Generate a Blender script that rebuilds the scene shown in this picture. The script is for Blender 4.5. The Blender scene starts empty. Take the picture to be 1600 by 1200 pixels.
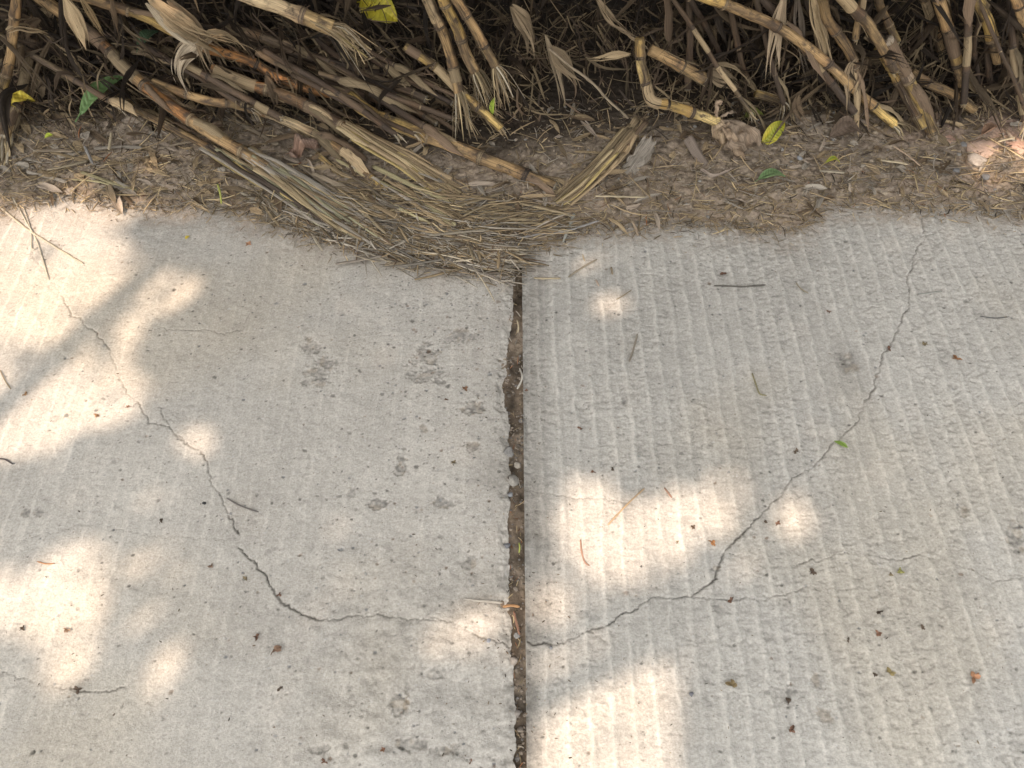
import bpy, math, random
import numpy as np
from mathutils import Vector
random.seed(7); RNG = np.random.default_rng(11)
S = bpy.context.scene
# ------------------------------------------------------------------ camera
H = 1.3; TH = math.radians(57.7); FPX = 1200.0
cam = bpy.data.cameras.new('camera'); camo = bpy.data.objects.new('camera', cam)
S.collection.objects.link(camo); S.camera = camo
cam.sensor_width = 36; cam.lens = 27; cam.clip_start = 0.02; cam.clip_end = 500
camo.location = (0, 0, H); camo.rotation_euler = (math.pi/2 - TH, 0, 0)
# ------------------------------------------------------------------ world, sun, exposure
SUN_EL = math.radians(60); SUN_AZ = math.radians(212)      # azimuth from +Y clockwise: behind and to the left
SD = Vector((math.cos(SUN_EL)*math.sin(SUN_AZ), math.cos(SUN_EL)*math.cos(SUN_AZ), math.sin(SUN_EL)))
W = bpy.data.worlds.new('World'); S.world = W; W.use_nodes = True
nt = W.node_tree; bg = nt.nodes['Background']
sky = nt.nodes.new('ShaderNodeTexSky'); sky.sky_type = 'NISHITA'; sky.sun_disc = False
sky.sun_elevation = SUN_EL; sky.sun_rotation = SUN_AZ; sky.dust_density = 4.0; sky.air_density = 1.2
hs = nt.nodes.new('ShaderNodeHueSaturation'); hs.inputs['Saturation'].default_value = 0.12
nt.links.new(sky.outputs[0], hs.inputs['Color']); nt.links.new(hs.outputs[0], bg.inputs[0])
bg.inputs[1].default_value = 0.15
sl = bpy.data.lights.new('sun', 'SUN'); sl.energy = 2.5; sl.angle = math.radians(0.53); sl.color = (1.0, 0.79, 0.63)
so = bpy.data.objects.new('sun', sl); S.collection.objects.link(so)
so.rotation_euler = SD.to_track_quat('Z', 'Y').to_euler()
S.view_settings.view_transform = 'Standard'; S.view_settings.look = 'None'
S.view_settings.exposure = 1.40; S.view_settings.gamma = 1
S.render.engine = 'CYCLES'
# ------------------------------------------------------------------ helpers
def at(px, py, z=0.0):
    u = (px-800)/FPX; v = (py-600)/FPX
    t = (H-z)/(math.sin(TH)+v*math.cos(TH))
    return np.array((u*t, t*(math.cos(TH)-v*math.sin(TH)), z))
def topx(x, y, z=0.0):
    dz = H-z
    dep = y*math.cos(TH)+dz*math.sin(TH)
    up = y*math.sin(TH)-dz*math.cos(TH)
    return 800+FPX*x/dep, 600-FPX*up/dep
def hsh(ix, iy, s):
    n = (ix.astype(np.int64)*374761393 + iy.astype(np.int64)*668265263 + s*974634777) & 0xffffffff
    n = ((n ^ (n >> 13))*1274126177) & 0xffffffff
    n = ((n ^ (n >> 16))*2246822519) & 0xffffffff
    return ((n ^ (n >> 15)) & 0xffffff)/float(0xffffff)
def vn(x, y, s=0):
    x = np.asarray(x, float); y = np.asarray(y, float)
    ix = np.floor(x); iy = np.floor(y); fx = x-ix; fy = y-iy
    fx = fx*fx*(3-2*fx); fy = fy*fy*(3-2*fy)
    a = hsh(ix, iy, s); b = hsh(ix+1, iy, s); c = hsh(ix, iy+1, s); d = hsh(ix+1, iy+1, s)
    return ((a*(1-fx)+b*fx)*(1-fy)+(c*(1-fx)+d*fx)*fy)*2-1
def fbm(x, y, s=0, o=4, g=0.5):
    r = 0; a = 1; t = 0
    for i in range(o):
        ca, sa = math.cos(i*0.7), math.sin(i*0.7)
        r = r+a*vn((x*ca-y*sa)*2**i, (x*sa+y*ca)*2**i, s+i*17); t += a; a *= g
    return r/t
def sm(a, b, x):
    t = np.clip((x-a)/(b-a), 0, 1); return t*t*(3-2*t)
def tag(o, label=None, cat=None, group=None, kind=None):
    if label: o['label'] = label
    if cat: o['category'] = cat
    if group: o['group'] = group
    if kind: o['kind'] = kind
    return o
def link(name, me, mat=None, parent=None):
    o = bpy.data.objects.new(name, me); S.collection.objects.link(o)
    if mat: me.materials.append(mat)
    if parent: o.parent = parent
    return o
def empty(name, loc=(0, 0, 0)):
    o = bpy.data.objects.new(name, None); S.collection.objects.link(o); o.location = loc
    o.empty_display_size = 0.05
    return o
def rebase(mb_pts, base): return mb_pts-np.asarray(base)
class MB:
    def __init__(s): s.v = []; s.f = []; s.uv = []; s.c = []; s.n = 0
    def grid(s, P, UV, C, closed=False):
        """P (n,m,3) rows along the length; closed joins the last column to the first"""
        n, m = P.shape[:2]; b = s.n
        s.v.append(P.reshape(-1, 3)); s.uv.append(UV.reshape(-1, 2))
        C = np.broadcast_to(C, (n, m, 3)); s.c.append(C.reshape(-1, 3)); s.n += n*m
        mm = m if closed else m-1
        i = np.arange(n-1)[:, None]*m; j = np.arange(mm)[None, :]; j2 = (j+1) % m
        s.f.append(np.stack([b+i+j, b+i+j2, b+i+m+j2, b+i+m+j], -1).reshape(-1, 4))
    def build(s, name, mat, parent=None, smooth=True, base=None):
        V = np.concatenate(s.v); F = np.concatenate(s.f); UV = np.concatenate(s.uv); C = np.concatenate(s.c)
        if base is not None: V = V-np.asarray(base)
        me = mesh_np(name, V, F, C, UV, smooth)
        return link(name, me, mat, parent)
def mesh_np(name, V, F, C=None, UV=None, smooth=True):
    me = bpy.data.meshes.new(name)
    me.vertices.add(len(V)); me.vertices.foreach_set('co', np.ascontiguousarray(V, dtype=np.float32).ravel())
    k = F.shape[1]; me.loops.add(F.size); me.loops.foreach_set('vertex_index', F.astype(np.int32).ravel())
    me.polygons.add(len(F)); me.polygons.foreach_set('loop_start', np.arange(len(F), dtype=np.int32)*k)
    me.polygons.foreach_set('use_smooth', np.full(len(F), smooth))
    if C is not None:
        a = me.attributes.new('Col', 'FLOAT_COLOR', 'POINT')
        a.data.foreach_set('color', np.concatenate([C, np.ones((len(C), 1))], 1).astype(np.float32).ravel())
    if UV is not None:
        u = me.uv_layers.new(name='UVMap'); u.data.foreach_set('uv', UV[F.ravel()].astype(np.float32).ravel())
    me.update(calc_edges=True); return me
def resample(pts, step):
    """Catmull-Rom through the points, resampled evenly"""
    P = np.asarray(pts, float)
    if len(P) == 2: Q = np.array([P[0]+(P[1]-P[0])*t for t in np.linspace(0, 1, 12)])
    else:
        E = np.vstack([2*P[0]-P[1], P, 2*P[-1]-P[-2]]); Q = []
        for i in range(len(P)-1):
            a, b, c, d = E[i:i+4]
            for t in np.linspace(0, 1, 10, endpoint=False):
                Q.append(.5*((2*b)+(-a+c)*t+(2*a-5*b+4*c-d)*t*t+(-a+3*b-3*c+d)*t**3))
        Q.append(P[-1]); Q = np.array(Q)
    d = np.r_[0, np.cumsum(np.linalg.norm(np.diff(Q, axis=0), axis=1))]
    n = max(3, int(d[-1]/step)+1); s = np.linspace(0, d[-1], n)
    return np.stack([np.interp(s, d, Q[:, k]) for k in range(3)], 1), s
def frames(P, up):
    T = np.gradient(P, axis=0); T /= np.linalg.norm(T, axis=1)[:, None]+1e-9
    up = np.broadcast_to(np.asarray(up, float), P.shape)
    B = np.cross(T, up); B /= np.linalg.norm(B, axis=1)[:, None]+1e-9
    N = np.cross(B, T); return T, B, N
def tube(mb, P, s, R, col, up=(0, 0, 1), sides=12, flat=1.0, lump=0.0, seed=0, cap=True):
    T, B, N = frames(P, up); n = len(P)
    a = np.linspace(0, 2*math.pi, sides, endpoint=False)
    R = np.broadcast_to(R, (n,)).astype(float)
    rr = R[:, None]*(1+lump*vn(np.cos(a)[None, :]*1.5+s[:, None]*30+seed, np.sin(a)[None, :]*1.5+s[:, None]*9, seed))
    Q = P[:, None]+rr[..., None]*(np.cos(a)[None, :, None]*B[:, None]+flat*np.sin(a)[None, :, None]*N[:, None])
    UV = np.stack(np.broadcast_arrays(a[None, :]/(2*math.pi), s[:, None]), -1)
    C = np.asarray(col, float)
    if C.ndim == 2: C = C[:, None]
    if cap:
        Q = np.concatenate([P[:1, None]+0*Q[:1], Q, P[-1:, None]+0*Q[:1]]); UV = np.concatenate([UV[:1], UV, UV[-1:]])
        if np.ndim(C) == 3: C = np.concatenate([C[:1], C, C[-1:]])
    mb.grid(Q, UV, C, closed=True)
def blade(mb, P, s, Wd, col, up=(0, 0, 1), across=5, fold=0.25, curl=0.0, twist=0.0, tw0=0.0, ripple=0.0, seed=0, shape=True):
    """a leaf blade: half width Wd, V-fold along its midrib, edges curled, twisted along the length"""
    T, B, N = frames(P, up); n = len(P); L = s[-1]
    tt = s/L
    w = np.broadcast_to(Wd, (n,))*(np.minimum(1, np.minimum(tt*8+.45, (1-tt)*3.2+0.03)) if shape else 1)
    an = tw0+twist*tt
    B2 = B*np.cos(an)[:, None]+N*np.sin(an)[:, None]; N2 = -B*np.sin(an)[:, None]+N*np.cos(an)[:, None]
    u = np.linspace(-1, 1, across)
    off = fold*np.abs(u)-curl*u*u
    rip = ripple*vn(tt[:, None]*9+seed, u[None, :]*1.7+seed, seed)
    Q = P[:, None]+(w[:, None]*u[None, :])[..., None]*B2[:, None]+(w[:, None]*(off[None, :]+rip))[..., None]*N2[:, None]
    UV = np.stack(np.broadcast_arrays(u[None, :]*.5+.5, s[:, None]), -1)
    mb.grid(Q, UV, np.asarray(col))
def torn(mb, P, s, Wd, col, up=(0, 0, 1), k=3, spread=.6, seed=0, twist=0., tw0=0., **kw):
    """a leaf shredded lengthwise into k ribbons that part toward the tip"""
    r_ = np.random.default_rng(seed+1); T, B, Nn = frames(P, up); L = s[-1]; tt = s/L
    an = tw0+twist*tt; B2 = B*np.cos(an)[:, None]+Nn*np.sin(an)[:, None]; N2 = -B*np.sin(an)[:, None]+Nn*np.cos(an)[:, None]
    env = np.minimum(1, np.minimum(tt*3+.25, (1-tt)*1.35+.10)); ed = np.sort(r_.uniform(-.85, .85, k-1)); ed = np.r_[-1, ed, 1]
    for i in range(k):
        c = (ed[i]+ed[i+1])/2; h = max((ed[i+1]-ed[i])/2, .07)*1.06; t0 = r_.uniform(.1, .7); op = np.clip(tt-t0, 0, 1)
        lat = c*Wd*env+op**1.3*L*spread*r_.normal(0, .16)+.0*tt; nn = op**1.2*L*r_.normal(0, .14)+.004*vn(tt*5+i, tt*0+seed, 3)-.3*Wd*c*c
        n_ = max(4, int(len(P)*r_.uniform(.6, 1.0))); q = (P+B2*lat[:, None]+N2*nn[:, None])[:n_]; q[:, 2] = np.maximum(q[:, 2], .006)
        blade(mb, q, s[:n_], h*Wd*(env[:n_]+.15), np.asarray(col)*r_.uniform(.78, 1.18), up=N2[:n_], across=4, twist=r_.normal(0, .8), ripple=.35, fold=r_.uniform(-.3, .4), curl=r_.uniform(-.3, .6), seed=seed+i)
# ------------------------------------------------------------------ materials
def base_mat(name, rough=0.8, spec=0.3):
    m = bpy.data.materials.new(name); m.use_nodes = True; t = m.node_tree; b = t.nodes['Principled BSDF']
    b.inputs['Roughness'].default_value = rough; b.inputs['Specular IOR Level'].default_value = spec
    return m, t, b
def N(t, k, **kw):
    n = t.nodes.new(k)
    for a, v in kw.items():
        if a in n.inputs: n.inputs[a].default_value = v
        else: setattr(n, a, v)
    return n
def mulcol(t, a, fac_out, lo, hi):
    """multiply colour a by a map-range of fac"""
    mr = N(t, 'ShaderNodeMapRange'); mr.inputs['To Min'].default_value = lo; mr.inputs['To Max'].default_value = hi
    mr.inputs['From Min'].default_value = 0.3; mr.inputs['From Max'].default_value = 0.7
    t.links.new(fac_out, mr.inputs['Value'])
    mx = N(t, 'ShaderNodeVectorMath', operation='SCALE')
    t.links.new(a, mx.inputs[0]); t.links.new(mr.outputs[0], mx.inputs['Scale']); return mx.outputs[0]
def noise(t, vec, scale, detail=3, rough=.5):
    n = N(t, 'ShaderNodeTexNoise', Scale=scale, Detail=detail, Roughness=rough)
    t.links.new(vec, n.inputs['Vector']); return n.outputs['Fac']
def mat_ground(name, s1, s2, bump, lo=.88, hi=1.12, rough=.92, dist=.001):
    m, t, b = base_mat(name, rough, .2)
    a = N(t, 'ShaderNodeAttribute', attribute_name='Col'); g = N(t, 'ShaderNodeNewGeometry')
    c = mulcol(t, a.outputs['Color'], noise(t, g.outputs['Position'], s1, 4, .65), lo, hi)
    t.links.new(c, b.inputs['Base Color'])
    bp = N(t, 'ShaderNodeBump', Strength=bump, Distance=dist)
    t.links.new(noise(t, g.outputs['Position'], s2, 4, .7), bp.inputs['Height']); t.links.new(bp.outputs[0], b.inputs['Normal'])
    return m
def mat_streak(name, rough=.7, lo=.7, hi=1.2, su=9, sv=6, blotch=(.06, .045, .03), bl_lo=.62, bl_hi=.72, bump=.5, spec=.3, vary=.18, trans=0):
    """vertex colour with long grain along the UV length, dark blotches and a per-object brightness"""
    m, t, b = base_mat(name, rough, spec)
    a = N(t, 'ShaderNodeAttribute', attribute_name='Col'); uv = N(t, 'ShaderNodeUVMap'); oi = N(t, 'ShaderNodeObjectInfo')
    ad = N(t, 'ShaderNodeVectorMath', operation='ADD'); cm = N(t, 'ShaderNodeCombineXYZ')
    sc = N(t, 'ShaderNodeMath', operation='MULTIPLY'); sc.inputs[1].default_value = 37.0
    t.links.new(oi.outputs['Random'], sc.inputs[0]); t.links.new(sc.outputs[0], cm.inputs[2]); t.links.new(sc.outputs[0], cm.inputs[1])
    mp = N(t, 'ShaderNodeMapping'); mp.inputs['Scale'].default_value = (su, sv, 1)
    t.links.new(uv.outputs[0], mp.inputs['Vector']); t.links.new(mp.outputs[0], ad.inputs[0]); t.links.new(cm.outputs[0], ad.inputs[1])
    c = mulcol(t, a.outputs['Color'], noise(t, ad.outputs[0], 2.2, 5, .6), lo, hi)
    mp2 = N(t, 'ShaderNodeMapping'); mp2.inputs['Scale'].default_value = (2.2, 22, 1)
    t.links.new(uv.outputs[0], mp2.inputs['Vector']); ad2 = N(t, 'ShaderNodeVectorMath', operation='ADD')
    t.links.new(mp2.outputs[0], ad2.inputs[0]); t.links.new(cm.outputs[0], ad2.inputs[1])
    bn = noise(t, ad2.outputs[0], 1.4, 6, .68)
    mr = N(t, 'ShaderNodeMapRange'); mr.inputs['From Min'].default_value = bl_lo; mr.inputs['From Max'].default_value = bl_hi
    t.links.new(bn, mr.inputs['Value'])
    mx = N(t, 'ShaderNodeMix', data_type='RGBA'); mx.inputs[7].default_value = (*blotch, 1)
    t.links.new(mr.outputs[0], mx.inputs[0]); t.links.new(c, mx.inputs[6])
    v = N(t, 'ShaderNodeMapRange'); v.inputs['To Min'].default_value = 1-vary; v.inputs['To Max'].default_value = 1+vary
    t.links.new(oi.outputs['Random'], v.inputs['Value'])
    s2 = N(t, 'ShaderNodeVectorMath', operation='SCALE'); t.links.new(mx.outputs[2], s2.inputs[0]); t.links.new(v.outputs[0], s2.inputs['Scale'])
    t.links.new(s2.outputs[0], b.inputs['Base Color'])
    bp = N(t, 'ShaderNodeBump', Strength=bump, Distance=.002)
    t.links.new(noise(t, ad.outputs[0], 3.5, 5, .65), bp.inputs['Height']); t.links.new(bp.outputs[0], b.inputs['Normal'])
    return m
M_CONC = mat_ground('concrete', 240, 380, .9, .78, 1.18, .9, .0016)
M_SOIL = mat_ground('soil', 120, 260, .8, .75, 1.25, .95, .003)
M_STONE = mat_ground('stone', 150, 300, .5, .8, 1.2, .8)
M_CANE = mat_streak('cane_rind', .72, .38, 1.45, 18, 6, spec=.3, bump=.8, bl_lo=.50, bl_hi=.64, blotch=(.075, .052, .035))
M_NODE = mat_streak('cane_node', .7, .6, 1.3, 9, 90, blotch=(.03, .022, .016), bl_lo=.5, bl_hi=.62, spec=.25)
M_FIBRE = mat_streak('split_fibre', .8, .45, 1.4, 14, 8, bump=.8, bl_lo=.6, bl_hi=.75)
M_LEAF = mat_streak('dry_leaf', .8, .42, 1.5, 26, 3.5, blotch=(.07, .05, .033), bump=.6, bl_lo=.54, bl_hi=.7)
M_LITTER = mat_streak('litter', .85, .5, 1.5, 8, 30, bump=.5, vary=.0, bl_lo=.64)
M_FRESH = mat_streak('fresh_leaf', .45, .8, 1.15, 3, 60, blotch=(.12, .09, .03), bump=.4, bl_lo=.7, bl_hi=.8, vary=0)
# colours
TAN = (.34, .25, .145); YEL = (.46, .35, .145); ORG = (.38, .20, .085); GRY = (.23, .172, .100); DRK = (.075, .055, .04)
STRAW = (.50, .385, .22); GGR = (.40, .37, .23); BRN = (.16, .11, .07); PALE = (.47, .40, .29); OLD = (.34, .295, .235); RED = (.30, .13, .06)
# ------------------------------------------------------------------ the setting: ground and road slabs
BND = [(-900, 345), (-300, 330), (0, 318), (100, 303), (160, 312), (230, 318), (350, 320), (430, 345), (500, 368), (560, 380), (640, 392), (700, 400),
       (760, 408), (800, 412), (815, 384), (860, 374), (900, 360), (960, 350), (1020, 343), (1100, 346), (1160, 350), (1200, 357),
       (1240, 355), (1275, 340), (1290, 318), (1340, 314), (1400, 318), (1500, 321), (1600, 330), (1900, 340), (2500, 352)]
_b = np.array([at(x, y)[:2] for x, y in BND]); _o = np.argsort(_b[:, 0]); _b = _b[_o]
def bnd_d(x, y): return y-np.interp(x, _b[:, 0], _b[:, 1])
def soil_z(x, y):
    d = bnd_d(x, y)+.016*fbm(x*22, y*22, 3, 4)
    over = .0015+.016*sm(0, .10, d)+.016*sm(.1, .5, d)
    over = over+(.006*fbm(x*28, y*28, 5, 4)+.0035*np.abs(vn(x*70, y*110, 6))+.0015*vn(x*220, y*260, 8))*sm(0, .05, d)+.0018*fbm(x*90, y*90, 77, 2)
    over = over+.03*sm(.35, 1.0, x)*sm(.16, .45, d)*(.5+.5*fbm(x*6, y*6, 21, 3))
    under = -.0115-.008*sm(.98, 1.08, y)+.006*fbm(x*30, y*22, 12, 3)+.005*np.exp(-((y-.93)/.09)**2)+.0022*vn(x*160, y*160, 13)
    k = sm(-.006, .003, d)
    return under*(1-k)+over*k
def coords(spec):
    out = []
    for a, b, st in spec: out.append(np.arange(a, b-1e-9, st))
    out.append([spec[-1][1]]); return np.concatenate(out)
def grow(a, st, end, f=1.35):
    r = [a]
    while abs(r[-1]-a) < abs(end-a): r.append(r[-1]+math.copysign(st, end-a)); st *= f
    return np.array(r[1:])
def grid_faces(n, m):
    i = np.arange(n-1)[:, None]*m; j = np.arange(m-1)[None, :]
    return np.stack([i+j, i+j+1, i+m+j+1, i+m+j], -1).reshape(-1, 4)
# ground: one sheet to the horizon, fine where the photo looks
gx = np.r_[grow(-1.75, .01, -120)[::-1], coords([(-1.75, -.05, .0036), (-.05, .06, .0018), (.06, 1.75, .0036)]), grow(1.75, .01, 120)]
gy = np.r_[grow(-.1, .01, -120)[::-1], coords([(-.1, 1.15, .0036), (1.15, 2.3, .0032)]), grow(2.3, .01, 150)]
GX, GY = np.meshgrid(gx, gy)
GZ = soil_z(GX, GY)
far = sm(4, 60, np.hypot(GX, GY)); GZ = GZ*(1-far)+far*(-.03)
d = bnd_d(GX, GY)
n1 = fbm(GX*7, GY*7, 31, 4); n2 = fbm(GX*45, GY*60, 33, 3); n3 = vn(GX*190, GY*230, 35)
sb = np.array((.265, .214, .163)); sw = np.array((.36, .265, .18)); sdk = np.array((.10, .077, .056)); spk = np.array((.46, .31, .24))
k = np.clip(.35+.6*n1, 0, 1)[..., None]*.55; C = sb*(1-k)+sw*k
k = np.clip(.25+1.1*n2, 0, 1)[..., None]*.55; C = C*(1-k)+sdk*k
k = (sm(.15, .6, fbm(GX*85, GY*110, 48, 2))*sm(.0, .05, d)*.7)[..., None]; C = C*(1-k)+np.array((.07, .053, .038))*k
k = (sm(.50, .75, n3)*.6)[..., None]; C = C*(1-k)+np.array((.46, .38, .27))*k
k = (sm(.75, 1.15, GX)*sm(.02, .08, d)*sm(-.2, .4, fbm(GX*9, GY*9, 41, 3)))[..., None]*.6; C = C*(1-k)+spk*k
k = sm(.22, .36, d+.05*fbm(GX*9, GY*9, 44, 3))[..., None]*.96; C = C*(1-k)+np.array((.032, .024, .017))*(1+.5*n2[..., None])*k    # leaf mould inside the thicket, blackened in colour to deepen its shade
k = (sm(-.0, -.03, d)*sm(.1, .04, np.abs(GX)))[..., None]*(.9*sm(-.9, .1, fbm(GX*30, GY*16, 46, 3)))[..., None]; C = C*(1-k)+np.array((.14, .105, .074))*(.75+.6*vn(GX*60, GY*50, 47))[..., None]*k
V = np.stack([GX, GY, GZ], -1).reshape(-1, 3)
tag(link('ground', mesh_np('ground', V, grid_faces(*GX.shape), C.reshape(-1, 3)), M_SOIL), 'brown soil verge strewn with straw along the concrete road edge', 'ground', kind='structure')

CRACKS = [  # (pixel polyline, strength, half width m)
 ([(45, 385), (60, 410), (95, 460)], .2, .0013), ([(95, 460), (110, 490), (150, 520), (175, 550), (185, 590), (215, 630)], .5, .0014), ([(215, 630), (235, 660), (265, 665), (290, 690), (315, 705)], .62, .0015), ([(315, 705), (325, 730), (335, 760), (355, 800), (372, 835)], .75, .0017),
 ([(372, 858), (400, 880), (420, 910), (445, 940), (480, 962), (530, 968), (590, 962)], 1.0, .0024),
 ([(590, 962), (640, 965), (690, 968)], .6, .0014), ([(675, 965), (690, 968), (730, 985), (770, 1000), (800, 1012)], .85, .0019),
 ([(250, 637), (266, 662), (285, 690)], .4, .0012),
 ([(824, 1003), (860, 1012), (885, 1005), (920, 985), (960, 970), (1005, 940), (1020, 935), (1080, 935)], .9, .0019),
 ([(1080, 935), (1115, 905), (1130, 862), (1165, 825), (1200, 790), (1230, 760), (1270, 725), (1310, 690), (1340, 660), (1355, 620), (1375, 580), (1380, 555), (1400, 515), (1418, 480), (1420, 440), (1428, 400), (1445, 370), (1442, 340)], .85, .0021),
 ([(1080, 935), (1160, 937), (1195, 935), (1230, 925), (1270, 912), (1310, 920), (1345, 918)], .42, .0012),
 ([(1230, 885), (1290, 870), (1330, 865), (1390, 873), (1440, 867), (1470, 875), (1500, 885), (1550, 908), (1600, 903)], .42, .0012),
 ([(0, 848), (60, 835), (150, 815), (220, 832), (300, 840), (360, 838)], .18, .0010),
 ([(0, 1053), (60, 1065), (120, 1080), (160, 1083), (200, 1070)], .55, .0012),
 ([(225, 513), (290, 515), (350, 520), (380, 517), (390, 490)], .45, .0011),
 ([(826, 768), (870, 772), (900, 778), (940, 775), (1000, 790), (1020, 786)], .3, .001),
 ([(918, 985), (935, 995), (950, 1010)], .5, .001), ([(1400, 415), (1424, 425), (1440, 402)], .6, .0012), ([(1372, 335), (1390, 332), (1412, 340)], .6, .0016),
 ([(1442, 372), (1460, 362)], .7, .0013), ([(1300, 575), (1325, 560)], .2, .001)]
PATCH = [  # worn hollows where the skin has flaked: px, py, rx px, ry px, colour factor, depth
 (485, 538, 15, 13, .74, .0022), (505, 575, 22, 22, .76, .0026), (497, 596, 26, 9, .78, .002), (663, 555, 20, 18, .75, .0026), (668, 588, 24, 12, .74, .0032),
 (722, 524, 24, 10, .78, .0012), (742, 635, 18, 14, .62, .004), (738, 700, 9, 9, .66, .002), (628, 724, 8, 18, .68, .003), (695, 784, 16, 7, .72, .0025), (588, 787, 16, 8, .66, .0035),
 (735, 880, 10, 12, .72, .002), (1118, 888, 12, 8, .7, .0024), (1125, 952, 12, 8, .8, .002), (1505, 798, 10, 9, .66, .0015), (1497, 770, 8, 7, .75, .0012), (1325, 565, 14, 22, .78, .0006),
 (1590, 845, 14, 24, .7, .0012), (978, 625, 7, 7, .68, .001), (42, 801, 7, 6, .68, .001), (60, 803, 10, 7, .72, .0015), (662, 668, 7, 7, .7, .0015), (550, 770, 8, 7, .78, .001),
 (230, 1098, 5, 5, .62, .001), (1235, 1085, 9, 18, .72, .0012), (1290, 1120, 14, 12, .74, .0014), (1275, 1060, 10, 12, .78, .001), (255, 1122, 8, 8, .75, .0015),
 (640, 1160, 26, 12, .72, .004), (625, 1105, 14, 18, .76, .004), (690, 1172, 20, 10, .7, .004), (635, 1100, 8, 26, .78, .003), (495, 1170, 16, 8, .74, .003), (680, 1050, 16, 9, .82, .003)]
LEDGE = at(800, 600)[1]
def left_edge(y):
    yy = np.array([-200, .2, .35, .5, .60, .66, .75, .80, .84, .93, .98, 1.04, 1.1, 1.2, 1.3, 200]); xx = np.array([-.002, .002, -.005, -.010, -.006, -.008, -.010, -.019, -.019, -.008, -.004, -.003, .002, .010, .014, .014])
    return .0022+np.interp(y, yy, xx)+.0055*fbm(y*34, y*0+.5, 51, 4)+.0026*vn(y*70, y*0+3.3, 52)+.0015*vn(y*330, y*0+3.3, 54)
def right_edge(y): return .0225+.0007*fbm(y*30, y*0+.5, 53, 4)
def slab(side):
    yb = grow(.12, .008, -60)[::-1]; yf = coords([(.12, 1.43, .00165)])
    y = np.r_[yb, yf]
    if side < 0: xs = np.r_[grow(-1.36, .008, -60)[::-1], coords([(-1.36, 0.0, .00165)])]
    else: xs = np.r_[coords([(0.0, 1.36, .00165)]), grow(1.36, .008, 60)]
    X, Y = np.meshgrid(xs, y)
    if side < 0: w = sm(-.04, 0, X); X = X+w*left_edge(Y)
    else: w = 1-sm(0, .02, X); X = X+w*right_edge(Y)+(1-w)*.0
    if side > 0: X = np.maximum.accumulate(X, 1)+np.arange(X.shape[1])[None, :]*1e-7
    wx = .10*vn(Y*3.2, X*7, 61)+.05*vn(Y*14, X*20, 62)
    ph = X/.0355+wx; fr = ph-np.floor(ph); line = np.floor(ph)
    rid = np.exp(-((fr-.5+.08*vn(Y*45, line*5.7, 60))/(.13+.04*vn(Y*30, line*2.3, 56)))**2)*np.clip(.88+.38*vn(Y*9, line*3.1, 63)+.45*vn(Y*70, line*3.1+X*20, 64), 0, 1.5)
    dy = .25*vn(Y*8, X*8, 65)
    bmp = fbm(X*38, Y*30+dy, 66, 4)
    pock = vn(X*95, Y*150, 67)*.6+vn(X*180, Y*290, 68)*.4
    if side > 0:
        Z = .0018*rid+.0011*bmp+.0011*fbm(X*85, Y*120, 69, 3); pk = sm(.30, .62, pock+.22*(1-rid)-.15*rid)*sm(-.5, .2, fbm(X*9, Y*7, 59, 2))
        Z -= .0011*pk+.0004*np.clip(vn(X*60+dy, Y*100+X*25, 58), 0, 1)*(1-rid)
        base = np.array((.432, .406, .360)); col = 1+.13*rid-.045-.075*np.exp(-((fr-.72)/.1)**2)  # crests paler, one flank darker: relief shading put into the colour
    else:
        gm = (.8+.5*fbm(X*2.3, Y*2.3, 57, 3))*(.25+.45*sm(.1, -.5, vn(X*1.7, Y*1.7, 70))); Z = .0022*rid*gm+.0012*bmp+.0008*fbm(X*95, Y*120, 71, 3); pk = sm(.45, .8, pock)*sm(-.3, .4, fbm(X*6, Y*6, 72, 3))
        # heavily scoured corner at the front by the joint
        q = sm(.62, .3, Y)*sm(-.55, -.15, X); Z = Z+q*.009*fbm(X*17, Y*20, 73, 4)
        Z -= .0010*pk; base = np.array((.440, .408, .358)); col = 1+.26*rid*gm-.05
    mott = fbm(X*5, Y*5, 81, 5); m2 = fbm(X*26, Y*26, 82, 4); m3 = vn(X*300, Y*300, 83); m4 = sm(.42, .75, vn(X*130+3*m2, Y*170, 86))*sm(-.3, .4, m2)
    col = col*(1+.11*mott+.12*m2+.075*m3+.03*vn(X*420, Y*9, 87))*(1-.20*m4)*(1-.11*pk)  # rib and pock tones hold painted occlusion as well as groove dirt
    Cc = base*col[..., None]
    warm = sm(-.1, .5, fbm(X*3.1, Y*3.1, 84, 4))[..., None]*.07; Cc = Cc*(1+warm*np.array((.1, -.35, -1.1)))
    # fine pale lime flecks
    fl = sm(.86, .95, vn(X*260, Y*260, 85))[..., None]; Cc = Cc*(1-.25*fl)+.16*fl
    mult = np.ones_like(X); dz = np.zeros_like(X); tint = np.zeros(X.shape+(3,))
    xrow = xs; yrow = y
    def win(cx, cy, r):
        i0, i1 = np.searchsorted(yrow, [cy-r, cy+r]); j0, j1 = np.searchsorted(xrow, [cx-r-.012, cx+r+.012])
        return slice(max(i0-1, 0), i1+1), slice(max(j0-1, 0), j1+1)
    def inside(cx): return cx < .0 if side < 0 else cx > .02
    rg = np.random.default_rng(100+side)
    # pits and embedded aggregate
    n = 5200 if side < 0 else 3000
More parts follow.
